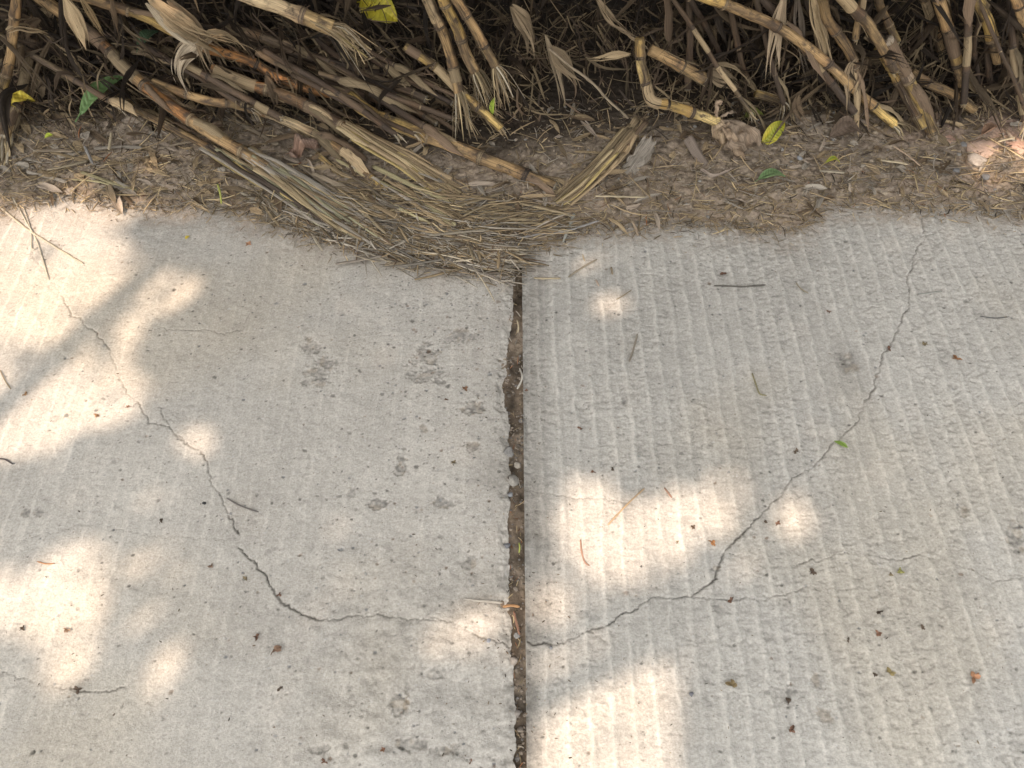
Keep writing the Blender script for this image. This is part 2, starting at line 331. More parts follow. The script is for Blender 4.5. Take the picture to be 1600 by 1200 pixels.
    for _ in range(n):
        cx = rg.uniform(.02, 1.34)*side; cy = rg.uniform(.13, 1.42)
        px, py = topx(cx, cy)
        dens = .35
        if side < 0:
            if px > 500: dens = .6
            if px > 540 and 420 < py < 720: dens = 1
            if px < 300: dens = .22
        if rg.random() > dens: continue
        r = (.0010+.0022*rg.random()**1.8)*(1.7 if rg.random() < .1 else 1); e = rg.uniform(.45, 1.); a = rg.uniform(-.6, .6); ca, sa = math.cos(a), math.sin(a)
        w = win(cx, cy, r*2.2); dx = X[w]-cx; dy_ = Y[w]-cy
        rr = np.sqrt(((dx*ca+dy_*sa)/r)**2+((-dx*sa+dy_*ca)/(r*e))**2)*(1+.3*vn(X[w]*400, Y[w]*400, 90))
        k = 1-sm(.7, 1.25, rr); f = rg.uniform(.35, .75)
        mult[w] *= 1-(1-f)*k
        if rg.random() < .55: dz[w] -= .0016*k
        if rg.random() < .25: tint[w] += k[..., None]*np.array((-.02, .0, .03))
        elif rg.random() < .15: tint[w] += k[..., None]*np.array((.06, .0, -.03))
    for px, py, rx, ry, f, dp in PATCH:
        c = at(px, py)
        if not inside(c[0]): continue
        rxm = abs(at(px+rx, py)[0]-c[0]); rym = abs(at(px, py-ry)[1]-c[1]); w = win(c[0], c[1], max(rxm, rym)*2.1)
        rr = np.hypot((X[w]-c[0])/rxm, (Y[w]-c[1])/rym)+.95*fbm(X[w]*60+px, Y[w]*80, 91, 4)+.25*vn(X[w]*310, Y[w]*310, 99)
        k = 1-sm(.72, 1.08, rr); mult[w] *= 1-(1-f*.88)*k*(.75+.6*vn(X[w]*190, Y[w]*230, 92)); dz[w] -= .6*dp*k*(1+.5*vn(X[w]*150, Y[w]*190, 93)); tint[w] += (k*sm(.1, .6, vn(X[w]*90, Y[w]*90, 89)))[..., None]*np.array((.05, .02, -.01))
    # cracks
    for pl, st, hw in CRACKS:
        P = np.array([at(*p)[:2] for p in pl])
        if not inside(P[:, 0].mean()): continue
        dd = np.r_[0, np.cumsum(np.hypot(*np.diff(P, axis=0).T))]; s = np.arange(0, dd[-1], .0008)
        cx = np.interp(s, dd, P[:, 0]); cy = np.interp(s, dd, P[:, 1]); sd = int(P[0, 0]*1000) & 255
        cx = cx+.008*fbm(s*30, s*0+.3, sd, 3, .6)+.0022*vn(s*150, s*0+2.3, sd+1)+.0016*vn(s*420, s*0+5.3, sd+2); cy = cy+.008*fbm(s*30, s*0+9.3, sd+5, 3, .6)+.0022*vn(s*150, s*0+7.3, sd+3)+.0016*vn(s*420, s*0+1.3, sd+4)
        ww = np.maximum(hw*.46*(1+.9*fbm(s*45, s*0+4, sd+9, 3)), .0008); ss = np.clip(st*(.85+.9*fbm(s*22, s*0+7, sd+11, 4)), .16, 1)
        for a, b, r, q in zip(cx, cy, ww, ss):
            w = win(a, b, r*2.2)
            k = np.exp(-(((X[w]-a)**2+(Y[w]-b)**2)/(r*r)))*q
            mult[w] = np.minimum(mult[w], 1-.66*k); dz[w] = np.minimum(dz[w], -.006*k)
    # soft grubby staining: px,py,rx,ry,amount
    for px, py, rx, ry, a in ([(770, 640, 40, 120, .1), (745, 930, 70, 60, .14), (430, 970, 110, 60, .10), (380, 800, 90, 60, .06), (560, 1000, 120, 50, .08), (780, 740, 40, 40, .18)] if side < 0 else
                              [(832, 600, 24, 200, .26), (836, 850, 26, 150, .26), (834, 960, 40, 60, .15), (830, 1120, 18, 130, .36), (1325, 570, 30, 40, .18), (1180, 740, 90, 60, .06), (1500, 560, 60, 50, .05), (960, 930, 70, 60, .06), (838, 430, 16, 80, .15)]):
        c = at(px, py); rxm = abs(at(px+rx, py)[0]-c[0]); rym = abs(at(px, py-ry)[1]-c[1]); w = win(c[0], c[1], max(rxm, rym)*2)
        k = np.exp(-((X[w]-c[0])/rxm)**2-((Y[w]-c[1])/rym)**2)*a*(1+.6*fbm(X[w]*40, Y[w]*40, 94, 3)); mult[w] *= 1-k; tint[w] += k[..., None]*np.array((.02, .0, -.02))
    # dust washed from the verge
    dn = (sm(-.13, .01, bnd_d(X, Y)+.05*fbm(X*18, Y*18, 95, 4))**1.6*(.75+.5*vn(X*120, Y*160, 88)))[..., None]*.9
    Cc = Cc*mult[..., None]+tint*.5; Cc = Cc*(1-dn)+dn*np.array((.30, .245, .19)); Cc = np.clip(Cc, .02, .8)
    Z = Z+dz
    ed = (X-left_edge(Y)) if side < 0 else (right_edge(Y)-X)
    if side < 0:
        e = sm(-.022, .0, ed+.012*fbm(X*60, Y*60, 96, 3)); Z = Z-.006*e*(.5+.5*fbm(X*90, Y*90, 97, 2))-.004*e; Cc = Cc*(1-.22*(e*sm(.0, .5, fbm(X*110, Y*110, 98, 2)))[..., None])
    else:
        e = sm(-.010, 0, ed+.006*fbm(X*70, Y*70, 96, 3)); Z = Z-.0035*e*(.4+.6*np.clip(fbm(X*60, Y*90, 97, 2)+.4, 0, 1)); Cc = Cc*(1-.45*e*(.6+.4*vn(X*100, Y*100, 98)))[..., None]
    # skirts (the slab's side faces)
    def sk(A, zz=None): return A
    V = np.stack([X, Y, Z], -1); 
    if side < 0:
        e2 = V[:, -1:].copy(); e2[..., 2] = -.15; V = np.concatenate([V, e2], 1); Cc = np.concatenate([Cc, Cc[:, -1:]*.4], 1)
    else:
        e2 = V[:, :1].copy(); e2[..., 2] = -.15; V = np.concatenate([e2, V], 1); Cc = np.concatenate([Cc[:, :1]*.35, Cc], 1)
    e3 = V[-1:].copy(); e3[..., 2] = -.15; V = np.concatenate([V, e3], 0); Cc = np.concatenate([Cc, Cc[-1:]], 0)
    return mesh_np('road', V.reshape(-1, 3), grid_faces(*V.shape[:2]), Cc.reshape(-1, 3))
tag(link('road', slab(-1), M_CONC), 'smooth worn concrete road slab left of the open joint', 'road', kind='structure')
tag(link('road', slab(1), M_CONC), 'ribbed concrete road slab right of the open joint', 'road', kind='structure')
# ------------------------------------------------------------------ shade tree behind the camera (its crown throws the dapple)
SUNP = [  # pixel outlines of sunlit ground, share of light let through
 ([(-400, 330), (0, 318), (60, 312), (130, 300), (260, 322), (330, 330), (345, 345), (300, 352), (215, 350), (190, 372), (215, 392), (240, 402), (315, 438), (312, 465), (280, 492), (235, 500), (222, 540), (200, 572), (235, 600), (228, 640), (190, 668), (140, 672), (95, 705), (50, 712), (0, 738), (-300, 800), (-500, 700)], 1),
 ([(275, 690), (290, 660), (320, 655), (342, 680), (335, 715), (305, 725), (282, 715)], 1),
 ([(-40, 905), (30, 880), (62, 862), (95, 846), (130, 838), (168, 848), (175, 880), (168, 930), (160, 980), (160, 1050), (140, 1095), (90, 1098), (60, 1072), (45, 1015), (0, 995), (-60, 990)], 1),
 ([(183, 905), (205, 862), (238, 836), (262, 838), (262, 862), (235, 895), (205, 925)], .85),
 ([(178, 1000), (205, 965), (240, 945), (262, 955), (275, 990), (292, 1015), (292, 1052), (245, 1078), (190, 1060), (165, 1020)], .9),
 ([(640, 1000), (690, 958), (730, 935), (775, 945), (812, 960), (818, 1000), (812, 1022), (740, 1030), (660, 1025)], .75),
 ([(862, 810), (878, 752), (905, 735), (935, 748), (962, 768), (1002, 782), (1040, 752), (1062, 755), (1090, 768), (1120, 740), (1150, 728), (1172, 736), (1182, 770), (1172, 800), (1140, 830), (1118, 855), (1080, 850), (1085, 885), (1050, 912), (1000, 918), (930, 910), (890, 895), (862, 860)], 1),
 ([(826, 905), (862, 885), (898, 905), (915, 945), (895, 985), (850, 990), (826, 985)], .8),
 ([(1145, 850), (1172, 838), (1195, 855), (1185, 890), (1165, 912), (1148, 885)], .85),
 ([(1205, 790), (1228, 768), (1252, 758), (1272, 780), (1276, 815), (1262, 842), (1228, 850), (1205, 825)], .85),
 ([(826, 1010), (880, 1010), (925, 998), (960, 990), (985, 1010), (1005, 1040), (1030, 1035), (1060, 1050), (1068, 1090), (1078, 1130), (1065, 1180), (1075, 1300), (900, 1330), (822, 1300)], 1),
 ([(960, 985), (1010, 992), (1055, 990), (1060, 1030), (1000, 1035)], .5),
 ([(915, 475), (930, 455), (955, 450), (980, 462), (978, 485), (950, 498), (925, 495)], .95),
 ([(895, 415), (915, 403), (935, 412), (930, 425), (905, 428)], .6), ([(835, 428), (850, 415), (870, 420), (866, 440), (845, 444)], .4),
 ([(1345, 725), (1360, 712), (1385, 722), (1382, 745), (1355, 752)], .35),
 ([(1500, 245), (1560, 218), (1640, 205), (1900, 220), (1900, 330), (1700, 300), (1610, 292), (1540, 300), (1480, 285)], .75),
 ([(235, 255), (265, 250), (262, 270), (240, 272)], .6), ([(85, 275), (150, 285), (160, 300), (80, 300)], .7),
 ([(650, 700), (690, 705), (690, 745), (655, 745)], .3), ([(180, 780), (270, 770), (275, 800), (190, 810)], .22), ([(330, 205), (355, 212), (365, 235), (335, 228)], .7),
 ([(395, 135), (440, 120), (520, 170), (505, 190), (440, 160)], .8)]
DARKP = [[(20, 560), (15, 535), (60, 522), (105, 532), (150, 515), (200, 470), (222, 448), (200, 500), (178, 532), (185, 560), (165, 580), (110, 575), (75, 592), (40, 585)],
         [(180, 402), (225, 385), (262, 392), (290, 410), (260, 418), (215, 415)], [(225, 460), (275, 440), (285, 448), (240, 478)], [(210, 335), (290, 345), (300, 352), (215, 362)]]
def inpoly(px, py, poly):
    r = np.zeros(len(px), bool); n = len(poly); j = n-1
    for i in range(n):
        xi, yi = poly[i]; xj, yj = poly[j]
        c = ((yi > py) != (yj > py)) & (px < (xj-xi)*(py-yi)/((yj-yi)+1e-9)+xi); r ^= c; j = i
    return r
def shade_tree():
    rg = np.random.default_rng(5)
    root = empty('shade_tree', (-4.6, -4.2, -.02))
    tag(root, 'broad leafy tree standing behind the viewer that dapples the road with shade', 'tree')
    n = 150000; sz = SD.z
    hgt = rg.uniform(4.3, 5.5, n)
    g = np.stack([rg.uniform(-2.7, 2.7, n), rg.uniform(-.7, 3.3, n)], 1)
    ok = (np.hypot(g[:, 0]/2.7, (g[:, 1]-1.3)/2.0)+.18*fbm(g[:, 0]*2, g[:, 1]*2, 7, 3)) < 1.0
    g = g[ok]; hgt = hgt[ok]
    px, py = topx(g[:, 0], g[:, 1])
    jx = px/1.; px = px+15*fbm(jx/34, py/34, 301, 3); py = py+13*fbm(jx/34, py/34, 302, 3)
    let = np.zeros(len(g))
    big = np.zeros(len(g), bool)
    for poly, a in SUNP:
        q = inpoly(px, py, poly); let = np.maximum(let, a*q); xs_ = [v[0] for v in poly]
        if max(xs_)-min(xs_) > 150: big |= q
    for i, poly in enumerate(DARKP):
        q = inpoly(px, py, poly); let[q] = np.minimum(let[q], (.45, .6, .6, .6)[i])
    let = np.where((let > 0) & big, np.clip(let*(1-.5*sm(.22, .5, fbm(px/34, py/30, 303, 3))), .02, 1), let)
    keep = (let <= 0) | (rg.random(len(g)) < -np.log(np.clip(let, .02, 1))/5.0)
    out = (np.abs(g[:, 0]) > 1.9) | (g[:, 1] < -.2) | (g[:, 1] > 2.7)
    keep &= ~(out & (fbm(g[:, 0]*5, g[:, 1]*5, 9, 2) > .1))
    g = g[keep]; hgt = hgt[keep]; m = len(g)
    P = np.stack([g[:, 0]+SD.x/sz*hgt, g[:, 1]+SD.y/sz*hgt, hgt], 1)
    a = rg.uniform(0, 6.28, m); b = rg.normal(0, .35, m); L = rg.uniform(.022, .036, m); w = L*.42
    A = np.stack([np.cos(a), np.sin(a), np.sin(b)], 1); B = np.stack([-np.sin(a), np.cos(a), rg.normal(0, .3, m)], 1)
    V = np.stack([P-A*L[:, None], P+B*w[:, None], P+A*L[:, None], P-B*w[:, None]], 1).reshape(-1, 3)-np.array(root.location)
    F = np.arange(m*4).reshape(-1, 4)
    C = np.repeat(np.array((.055, .10, .03))*rg.uniform(.6, 1.5, (m, 1)), 4, 0)
    link('crown', mesh_np('crown', V, F, C, smooth=False), M_FRESH, root)
    cx, cy, cz = SD.x/sz*5.0, 1.3+SD.y/sz*5.0, 4.9
    mb = MB(); c = np.array((cx, cy, cz))-np.array(root.location)
    P_, s = resample([(0, 0, -.1), (.1, .05, 1.5), (.5, .3, 3.2), tuple(c*np.array((.55, .55, .78)))], .1)
    tube(mb, P_, s, np.linspace(.24, .12, len(s)), np.array((.2, .16, .12)), up=(1, 0, 0), sides=14, lump=.12)
    mb.build('trunk', M_FIBRE, root)
    for i in range(9):
        mb = MB(); an = i*2*math.pi/9; e = c+np.array((math.cos(an)*2.3, math.sin(an)*1.9, rg.uniform(-.2, .5)))
        st = P_[int(len(P_)*rg.uniform(.72, .98))]; mid = (st+e)/2+np.array((0, 0, .25))
        q, s = resample([st, mid, e], .15); tube(mb, q, s, np.linspace(.05, .008, len(s)), np.array((.2, .16, .12)), up=(0, 1, 0), sides=7, lump=.1)
        mb.build('limb', M_FIBRE, root)
shade_tree()
def stone_mesh(r, seed, col, flat=.6, el=1.0):
    rg = np.random.default_rng(seed); n, m = 15, 22; th = np.linspace(0, math.pi, n)[:, None]; ph = np.linspace(0, 2*math.pi, m, endpoint=False)[None, :]
    D = np.stack([np.sin(th)*np.cos(ph), np.sin(th)*np.sin(ph), np.cos(th)+0*ph], -1)
    rad = np.ones((n, m))
    for _ in range(11):
        v = rg.normal(0, 1, 3); v /= np.linalg.norm(v); dd = D@v; h = rg.uniform(.52, .88); rad = np.where(dd > .05, np.minimum(rad, h/np.maximum(dd, .05)), rad)
    rad = rad*(1+.05*vn(D[..., 0]*5+seed, D[..., 1]*5+D[..., 2]*3, seed)); P = D*rad[..., None]*np.array((r*el, r, r*flat))
    C = np.array(col)*(1+.18*vn(D[..., 0]*6+seed, D[..., 1]*6, seed+2))[..., None]
    mb = MB(); mb.grid(P, np.zeros((n, m, 2)), C, closed=True); return mb
# ------------------------------------------------------------------ canes
def pz(pts): return [at(*p) for p in pts]
def fray(mb, base, dirv, r, n, L, cols, rg, spread=.5, droop=.4, wid=.0022, flat=.35):
    dirv = dirv/np.linalg.norm(dirv)
    for i in range(n):
        o = rg.normal(0, 1, 3); o -= dirv*o.dot(dirv); o = o/np.linalg.norm(o)*r*rg.uniform(.4, 1)
        l = L*rg.uniform(.4, 1.1); sp = spread*rg.uniform(.2, 1)
        d2 = dirv+o/r*sp; p0 = base+o-dirv*.006
        pts = [p0, p0+d2*l*.5+rg.normal(0, .06*l, 3), p0+d2*l+np.array((0, 0, -droop*l))+rg.normal(0, .14*l, 3)]
        q, s = resample(pts, l/5); c = np.array(cols[rg.integers(len(cols))])*rg.uniform(.7, 1.25)
        tube(mb, q, s, np.linspace(1, .35, len(s))*wid*rg.uniform(.5, 1.5), c, up=o, sides=5, flat=flat, cap=False)
def strands(mb, pts, w0, w1, n, cols, rg, th=.0018, wander=.25, cut=.35, up=(0, 0, 1), wid=.0036):
    """a crushed cane: long splinters running side by side along a path that widens from w0 to w1"""
    P, s = resample(pts, .012); T, B, Nn = frames(P, up); L = s[-1]
    for i in range(n):
        a = rg.uniform(-1, 1); b = rg.uniform(0, 1); st = rg.uniform(0, .25) if rg.random() < .6 else 0; en = 1-rg.uniform(0, cut)
        i0, i1 = int(st*len(P)), max(int(en*len(P)), int(st*len(P))+4); i1 = min(i1, len(P))
        if i1-i0 < 4: continue
        tt = s[i0:i1]/L; lat = a*(w0+(w1-w0)*tt)+wander*w1*vn(tt*4+i*3.1, tt*0+i, 3)
        hh = b*th*5*(1-.7*abs(a))*(1-.6*tt)+.0015+.003*vn(tt*5+i, tt*0+i*2, 4)
        q = P[i0:i1]+B[i0:i1]*lat[:, None]+Nn[i0:i1]*hh[:, None]
        c = np.array(cols[rg.integers(len(cols))])*rg.uniform(.7, 1.2)
        wv = wid*rg.uniform(.4, 1.4)*(1-.5*(tt-tt[0])/(1-st+1e-6))
        tube(mb, q, s[i0:i1], wv, c, up=up, sides=6, flat=.38, seed=i, lump=.15)
CANES = []; LTC = (.31, .228, .13)
def cane(label, pts, r, col, ext=0, extdir=None, gap=.15, end='cut', fr=None, sheath=0, group=None, tilt=None, seed=None, nodec=None, taper=1.0, crush=None, lump=.05, ncol=None):
    """pts: (px,py,z) from the far or upper end to the near end"""
    seed = len(CANES)*13+5 if seed is None else seed; rg = np.random.default_rng(seed)
    P = pz(pts)
    if ext:
        dr = P[0]-P[1]; dr = dr/np.linalg.norm(dr)
        if extdir is not None: e = np.array(extdir, float); dr2 = dr*.9+.6*e/np.linalg.norm(e); dr2 /= np.linalg.norm(dr2)
        else: dr2 = dr+np.array((0, .15, .35)); dr2 /= np.linalg.norm(dr2)
        P = [P[0]+dr*.12+dr2*(ext-.12), P[0]+dr*.12+dr2*(ext-.12)*.4, P[0]+dr*.12]+P
    Q, s = resample(P, .008); L = s[-1]
    bpt = Q[-1].copy(); r = r*.85; root = empty('dry_cane', bpt); tag(root, label, 'cane', group)
    CANES.append(root)
    nodes = []; x = L-rg.uniform(.02, .1)
    while x > .02: nodes.append(x); x -= gap*rg.uniform(.75, 1.2)
    R = r*(taper+(1-taper)*(1-s/L))*np.ones(len(s))
    for nx in nodes: R *= 1+.13*np.exp(-((s-nx)/.009)**2)-.05*np.exp(-((s-nx-.018)/.008)**2)
    # colour changes from internode to internode and blushes by the nodes
    C = np.zeros((len(s), 3)); edges = sorted(nodes)
    idx = np.searchsorted(edges, s); cols = [np.array(c) for c in (col if isinstance(col, list) else [col])]
    jit = rg.uniform(.8, 1.18, len(edges)+1); pick = rg.integers(0, len(cols), len(edges)+1)
    for i in range(len(edges)+1): C[idx == i] = cols[pick[i]]*jit[i]
    for nx in nodes:
        k = np.exp(-np.maximum(nx-s, 0)/.03)*(s <= nx); C = C*(1-k[:, None]*.35)+np.array(ORG)*k[:, None]*.30
        k = np.exp(-np.maximum(s-nx, 0)/.018)*(s > nx); C = C*(1-k[:, None]*.5)+np.array(BRN)*k[:, None]*.35
    cutn = L
    ang_ = np.linspace(0, 2*math.pi, 14, endpoint=False)[None, :]; S_ = s[:, None]
    drt = np.clip(fbm(np.cos(ang_)*1.3+S_*11+seed, np.sin(ang_)*1.3+S_*16, 7, 4)*1.9+.10, 0, 1); nd = np.zeros(len(s))
    for nx in nodes: nd = np.maximum(nd, np.exp(-((s-nx)/.022)**2))
    drt = np.clip(drt+.55*nd[:, None]*(.5+fbm(np.cos(ang_)*2+S_*40, np.sin(ang_)*2+S_*40, 9, 2)), 0, .85)[..., None]
    C = C[:, None]*(np.array((1.22, 1.10, .90)) if group is None else .72)*(1+.25*fbm(np.cos(ang_)*7+seed, S_*5+np.sin(ang_)*7, 12, 3))[..., None]; C = C*(1-drt)+np.array((.07, .05, .036))*drt
    mb = MB()
    wob = np.stack([fbm(s*14, s*0+seed, 1, 3), fbm(s*14, s*0+seed+5, 2, 3), fbm(s*14, s*0+seed+8, 3, 3)], 1)*.0025
    Q = Q+wob
    tube(mb, Q, s, R, C, up=(.13, .2, 1) if abs((Q[-1]-Q[0])[2]) < .8*L else (1, .2, 0), sides=14, lump=lump, seed=seed)
    mb.build('culm', M_CANE, root, base=bpt)
    for nx in nodes:
        if nx < max(0, L-1.1)-.4: continue
        i = int(np.searchsorted(s, nx)); i = min(max(i, 1), len(s)-2); t = Q[i+1]-Q[i-1]; t /= np.linalg.norm(t)
        rr = R[i]; mb = MB(); ss = np.linspace(-.0042, .0042, 7)*(rr/.014)*rg.uniform(.7, 1.25)
        prof = np.array([.99, 1.05, 1.075, 1.03, 1.075, 1.05, .99])*rr+.0003
        tube(mb, Q[i]+t*ss[:, None], ss+.1*seed, prof, np.array([[BRN, DRK, BRN, GRY, DRK, BRN, BRN], [GRY, BRN, GRY, TAN, BRN, GRY, TAN], [DRK, DRK, DRK, BRN, DRK, DRK, DRK]][rg.integers(3)])*(.9 if ncol is None else ncol+.3), up=(.1, .2, 1) if abs(t[2]) < .8 else (1, .2, 0), sides=16, lump=.06, seed=seed+i, cap=False)
        mb.build('node', M_NODE, root, base=bpt)
    for a_, b_ in zip([0]+edges, edges+[L]):
        if rg.random() < .30 and b_-a_ > .05 and b_ > L-1.2:
            i0 = int(np.searchsorted(s, a_+.004)); i1 = int(np.searchsorted(s, a_+(b_-a_)*rg.uniform(.5, .98)))
            if i1-i0 < 5: continue
            mb = MB(); up_ = np.array((rg.normal(), -abs(rg.normal()), 1.0)); T_, B_, N_ = frames(Q[i0:i1], up_); sc = s[i0:i1]-s[i0]; tt_ = sc/sc[-1]; ar = rg.uniform(1.6, 2.6)
            u_ = np.linspace(-1, 1, 13)[None, :]; edge_n = 1-.35*tt_[:, None]**2*np.abs(vn(u_*5+seed, tt_[:, None]*2, 3)); an_ = u_*ar*edge_n
            rd = R[i0:i1, None]*(1.06+.10*tt_[:, None]*np.abs(vn(u_*4, tt_[:, None]*3+seed, 8)))+.0006
            Pw = Q[i0:i1, None]+rd[..., None]*(np.sin(an_)[..., None]*B_[:, None]+np.cos(an_)[..., None]*N_[:, None])
            mb.grid(Pw, np.stack(np.broadcast_arrays(u_*.5+.5, sc[:, None]), -1), np.array([GRY, LTC, TAN, BRN][rg.integers(4)])*rg.uniform(.8, 1.15)); mb.build('leaf_sheath', M_LEAF, root, base=bpt)
    if group is None:
        mb = MB(); T_, B_, N_ = frames(Q, (.13, .2, 1))
        for _ in range(16):
            i0 = int(rg.uniform(max(0, len(Q)-130), len(Q)-10)); i1 = min(len(Q), i0+int(rg.uniform(5, 22))); an_ = rg.uniform(0, 2*math.pi)+.25*rg.normal()*np.linspace(0, 1, i1-i0)
            sc = s[i0:i1]-s[i0]; lift = 1.02+(rg.uniform(.1, 1.1) if rg.random() < .5 else .08)*(sc/sc[-1])**2.5
            q_ = Q[i0:i1]+(R[i0:i1]*lift)[:, None]*(np.cos(an_)[:, None]*B_[i0:i1]+np.sin(an_)[:, None]*N_[i0:i1])
            tube(mb, q_, sc, rg.uniform(.0005, .0016), np.array([GRY, STRAW, BRN, LTC, DRK][rg.integers(5)])*rg.uniform(.6, 1.1), up=N_[i0:i1], sides=5, flat=.5, cap=False)
        mb.build('peeling_fibres', M_FIBRE, root, base=bpt)['kind'] = 'stuff'
    t = Q[-1]-Q[-3]; t /= np.linalg.norm(t)
    if end == 'fray':
        mb = MB(); f = dict(n=22, L=.07, spread=.6, droop=.5); f.update(fr or {})
        fray(mb, Q[-1], t, r*.85, f['n'], f['L'], [STRAW, TAN, GRY, PALE], rg, f['spread'], f['droop'])
        mb.build('frayed_end', M_FIBRE, root, base=bpt)
    else:
        mb = MB(); ss = np.linspace(0, .003, 3); tube(mb, Q[-1]+t*ss[:, None], ss, np.array((1, .96, .75))*R[-1], np.array(PALE)*.5, up=(.1, .3, 1), sides=12); mb.build('cut_face', M_FIBRE, root, base=bpt)
        if rg.random() < .8:
            mb = MB(); fray(mb, Q[-1], t, r*.8, 7, .022, [STRAW, TAN, GRY], rg, .35, .1); mb.build('splinters', M_FIBRE, root, base=bpt)
    for k in range(sheath):
        nx = nodes[rg.integers(0, max(1, min(len(nodes), 5)))]; i = min(max(int(np.searchsorted(s, nx)), 1), len(s)-2)
        t = Q[i+1]-Q[i-1]; t /= np.linalg.norm(t); o = rg.normal(0, 1, 3); o -= t*o.dot(t); o /= np.linalg.norm(o)
        if o[2] < 0: o = -o
        l = rg.uniform(.08, .2); p0 = Q[i]+o*r*.9
        pts_ = [p0, p0+t*l*.4+o*.012, p0+t*l+o*.02+np.array((0, 0, -.25*l))]
        q, s_ = resample(pts_, .012); mb = MB(); blade(mb, q, s_, rg.uniform(.006, .014), np.array([GRY, BRN, TAN][rg.integers(3)])*rg.uniform(.7, 1.2), up=o, fold=-.3, curl=.5, twist=rg.uniform(-1.5, 1.5), ripple=.3, seed=k)
        mb.build('sheath', M_LEAF, root, base=bpt)
    if crush:
        mb = MB(); strands(mb, pz(crush['pts']), crush.get('w0', .014), crush.get('w1', .03), crush.get('n', 26), crush.get('cols', [TAN, GRY, OLD, STRAW, GGR]), rg, wid=crush.get('wid', .0036), cut=crush.get('cut', .35), th=crush.get('th', .0018))
        mb.build('crushed_end', M_FIBRE, root, base=bpt)
    return root
# --- left: canes that lie out over the verge
cane('long weathered cane from the top left corner ending in a crushed grey green fan', [(70, 2, .24), (152, 61, .175), (209, 118, .13), (270, 169, .095), (331, 209, .065), (380, 238, .05), (420, 264, .036)], .0170, [TAN, GRY, TAN, ORG], ext=.9, gap=.14, sheath=3, nodec=1,
     crush=dict(wid=.005, th=.0028, pts=[(385, 240, .048), (430, 268, .038), (480, 300, .028), (540, 340, .020), (600, 372, .012)], w0=.016, w1=.046, n=46, cols=[GGR, STRAW, OLD, GRY, TAN]))
cane('thin cane lying just below the long weathered cane and split into green yellow strips', [(111, 115, .06), (175, 152, .055), (236, 182, .05), (304, 219, .04), (350, 246, .03)], .0105, [TAN, GRY], gap=.12, sheath=2,
     crush=dict(wid=.0045, th=.0022, pts=[(320, 228, .037), (381, 265, .030), (440, 300, .022), (500, 338, .014), (550, 370, .008)], w0=.010, w1=.026, n=26, cols=[YEL, GGR, STRAW, DRK, OLD]))
cane('bright orange tipped cane end lying above the dark hollow left of centre', [(135, -4, .30), (189, 13, .28), (223, 25, .26), (304, 67, .20), (392, 96, .13), (429, 118, .10), (472, 135, .085), (526, 148, .07)], .0135, [TAN, ORG, ORG, YEL], ext=.8, gap=.15, sheath=2)
cane('brown orange cane that splits into two pale splintered strands toward the joint', [(330, 108, .14), (392, 133, .11), (452, 153, .085), (506, 180, .06), (545, 204, .045)], .0165, [GRY, ORG, BRN], gap=.11, sheath=2,
     crush=dict(pts=[(535, 196, .05), (580, 222, .04), (640, 255, .03), (700, 296, .02), (770, 340, .008)], wid=.0055, th=.0026, w0=.018, w1=.034, n=34, cols=[YEL, STRAW, TAN, GRY, TAN]))
cane('thick yellow cane cut square at its end above the fork of crushed stalks', [(545, 150, .10), (570, 170, .09), (616, 194, .07), (697, 224, .05), (778, 257, .035), (866, 294, .02)], .0180, [YEL, TAN, YEL], gap=.125, sheath=1, lump=.08)
cane('pale knotted cane bending down to a frayed end among the litter left of centre', [(240, 128, .12), (314, 155, .10), (381, 167, .08), (466, 197, .055), (536, 236, .036), (562, 263, .026), (600, 297, .014)], .0125, [TAN, PALE, GRY, YEL], gap=.10, sheath=3, end='fray', fr=dict(n=14, L=.03))
cane('short loose length of yellow cane between the crushed stalks and the curled brown leaf', [(497, 240, .026), (516, 260, .02), (536, 281, .014)], .0085, [YEL, TAN], gap=.3)
cane('slender yellow cane slanting down past the hanging frayed canes at top centre', [(633, 71, .19), (687, 111, .14), (737, 159, .10), (783, 201, .05)], .0120, [YEL, YEL, TAN], gap=.13, end='fray', fr=dict(n=10, L=.03, spread=.3))
cane('leaning cane with black mottled rind, leftmost of the three frayed canes at top centre', [(668, -3, .33), (697, 67, .22), (711, 118, .15), (718, 146, .12)], .0145, [TAN, PALE], ext=.9, extdir=(-.3, .25, 1), gap=.09, end='fray', fr=dict(n=34, L=.09, spread=.45), ncol=.4)
cane('leaning cane with bushy curled roots, middle of the three frayed canes at top centre', [(692, -3, .34), (714, 44, .27), (727, 84, .21), (742, 112, .17)], .0145, [YEL, TAN], ext=.9, extdir=(-.25, .3, 1), gap=.1, end='fray', fr=dict(n=40, L=.075, spread=.9), ncol=.4)
cane('leaning cane with wiry curled roots, rightmost of the three frayed canes at top centre', [(712, -3, .35), (733, 30, .30), (752, 63, .25), (775, 106, .19)], .0125, [GRY, TAN], ext=.9, extdir=(-.3, .2, 1), gap=.09, end='fray', fr=dict(n=34, L=.07, spread=1.1))
cane('sunlit cane with shredded yellow end hanging in from the top edge left of centre', [(395, -5, .37), (440, 10, .36), (478, 26, .345), (520, 44, .325)], .0185, [STRAW, YEL, PALE], ext=.8, extdir=(-1, .1, .35), gap=.16, end='fray', fr=dict(n=22, L=.07, spread=.5, droop=.7), sheath=2, lump=.12,
     crush=dict(pts=[(470, 22, .35), (510, 40, .33), (550, 66, .30), (585, 90, .27)], w0=.015, w1=.020, n=14, cols=[STRAW, TAN, YEL]))
cane('upright cane at the far left edge above the yellow leaf', [(27, -4, .30), (24, 20, .27), (17, 84, .17), (2, 150, .08)], .0125, [YEL, TAN, GRY], ext=.9, extdir=(.1, .2, 1), gap=.16)
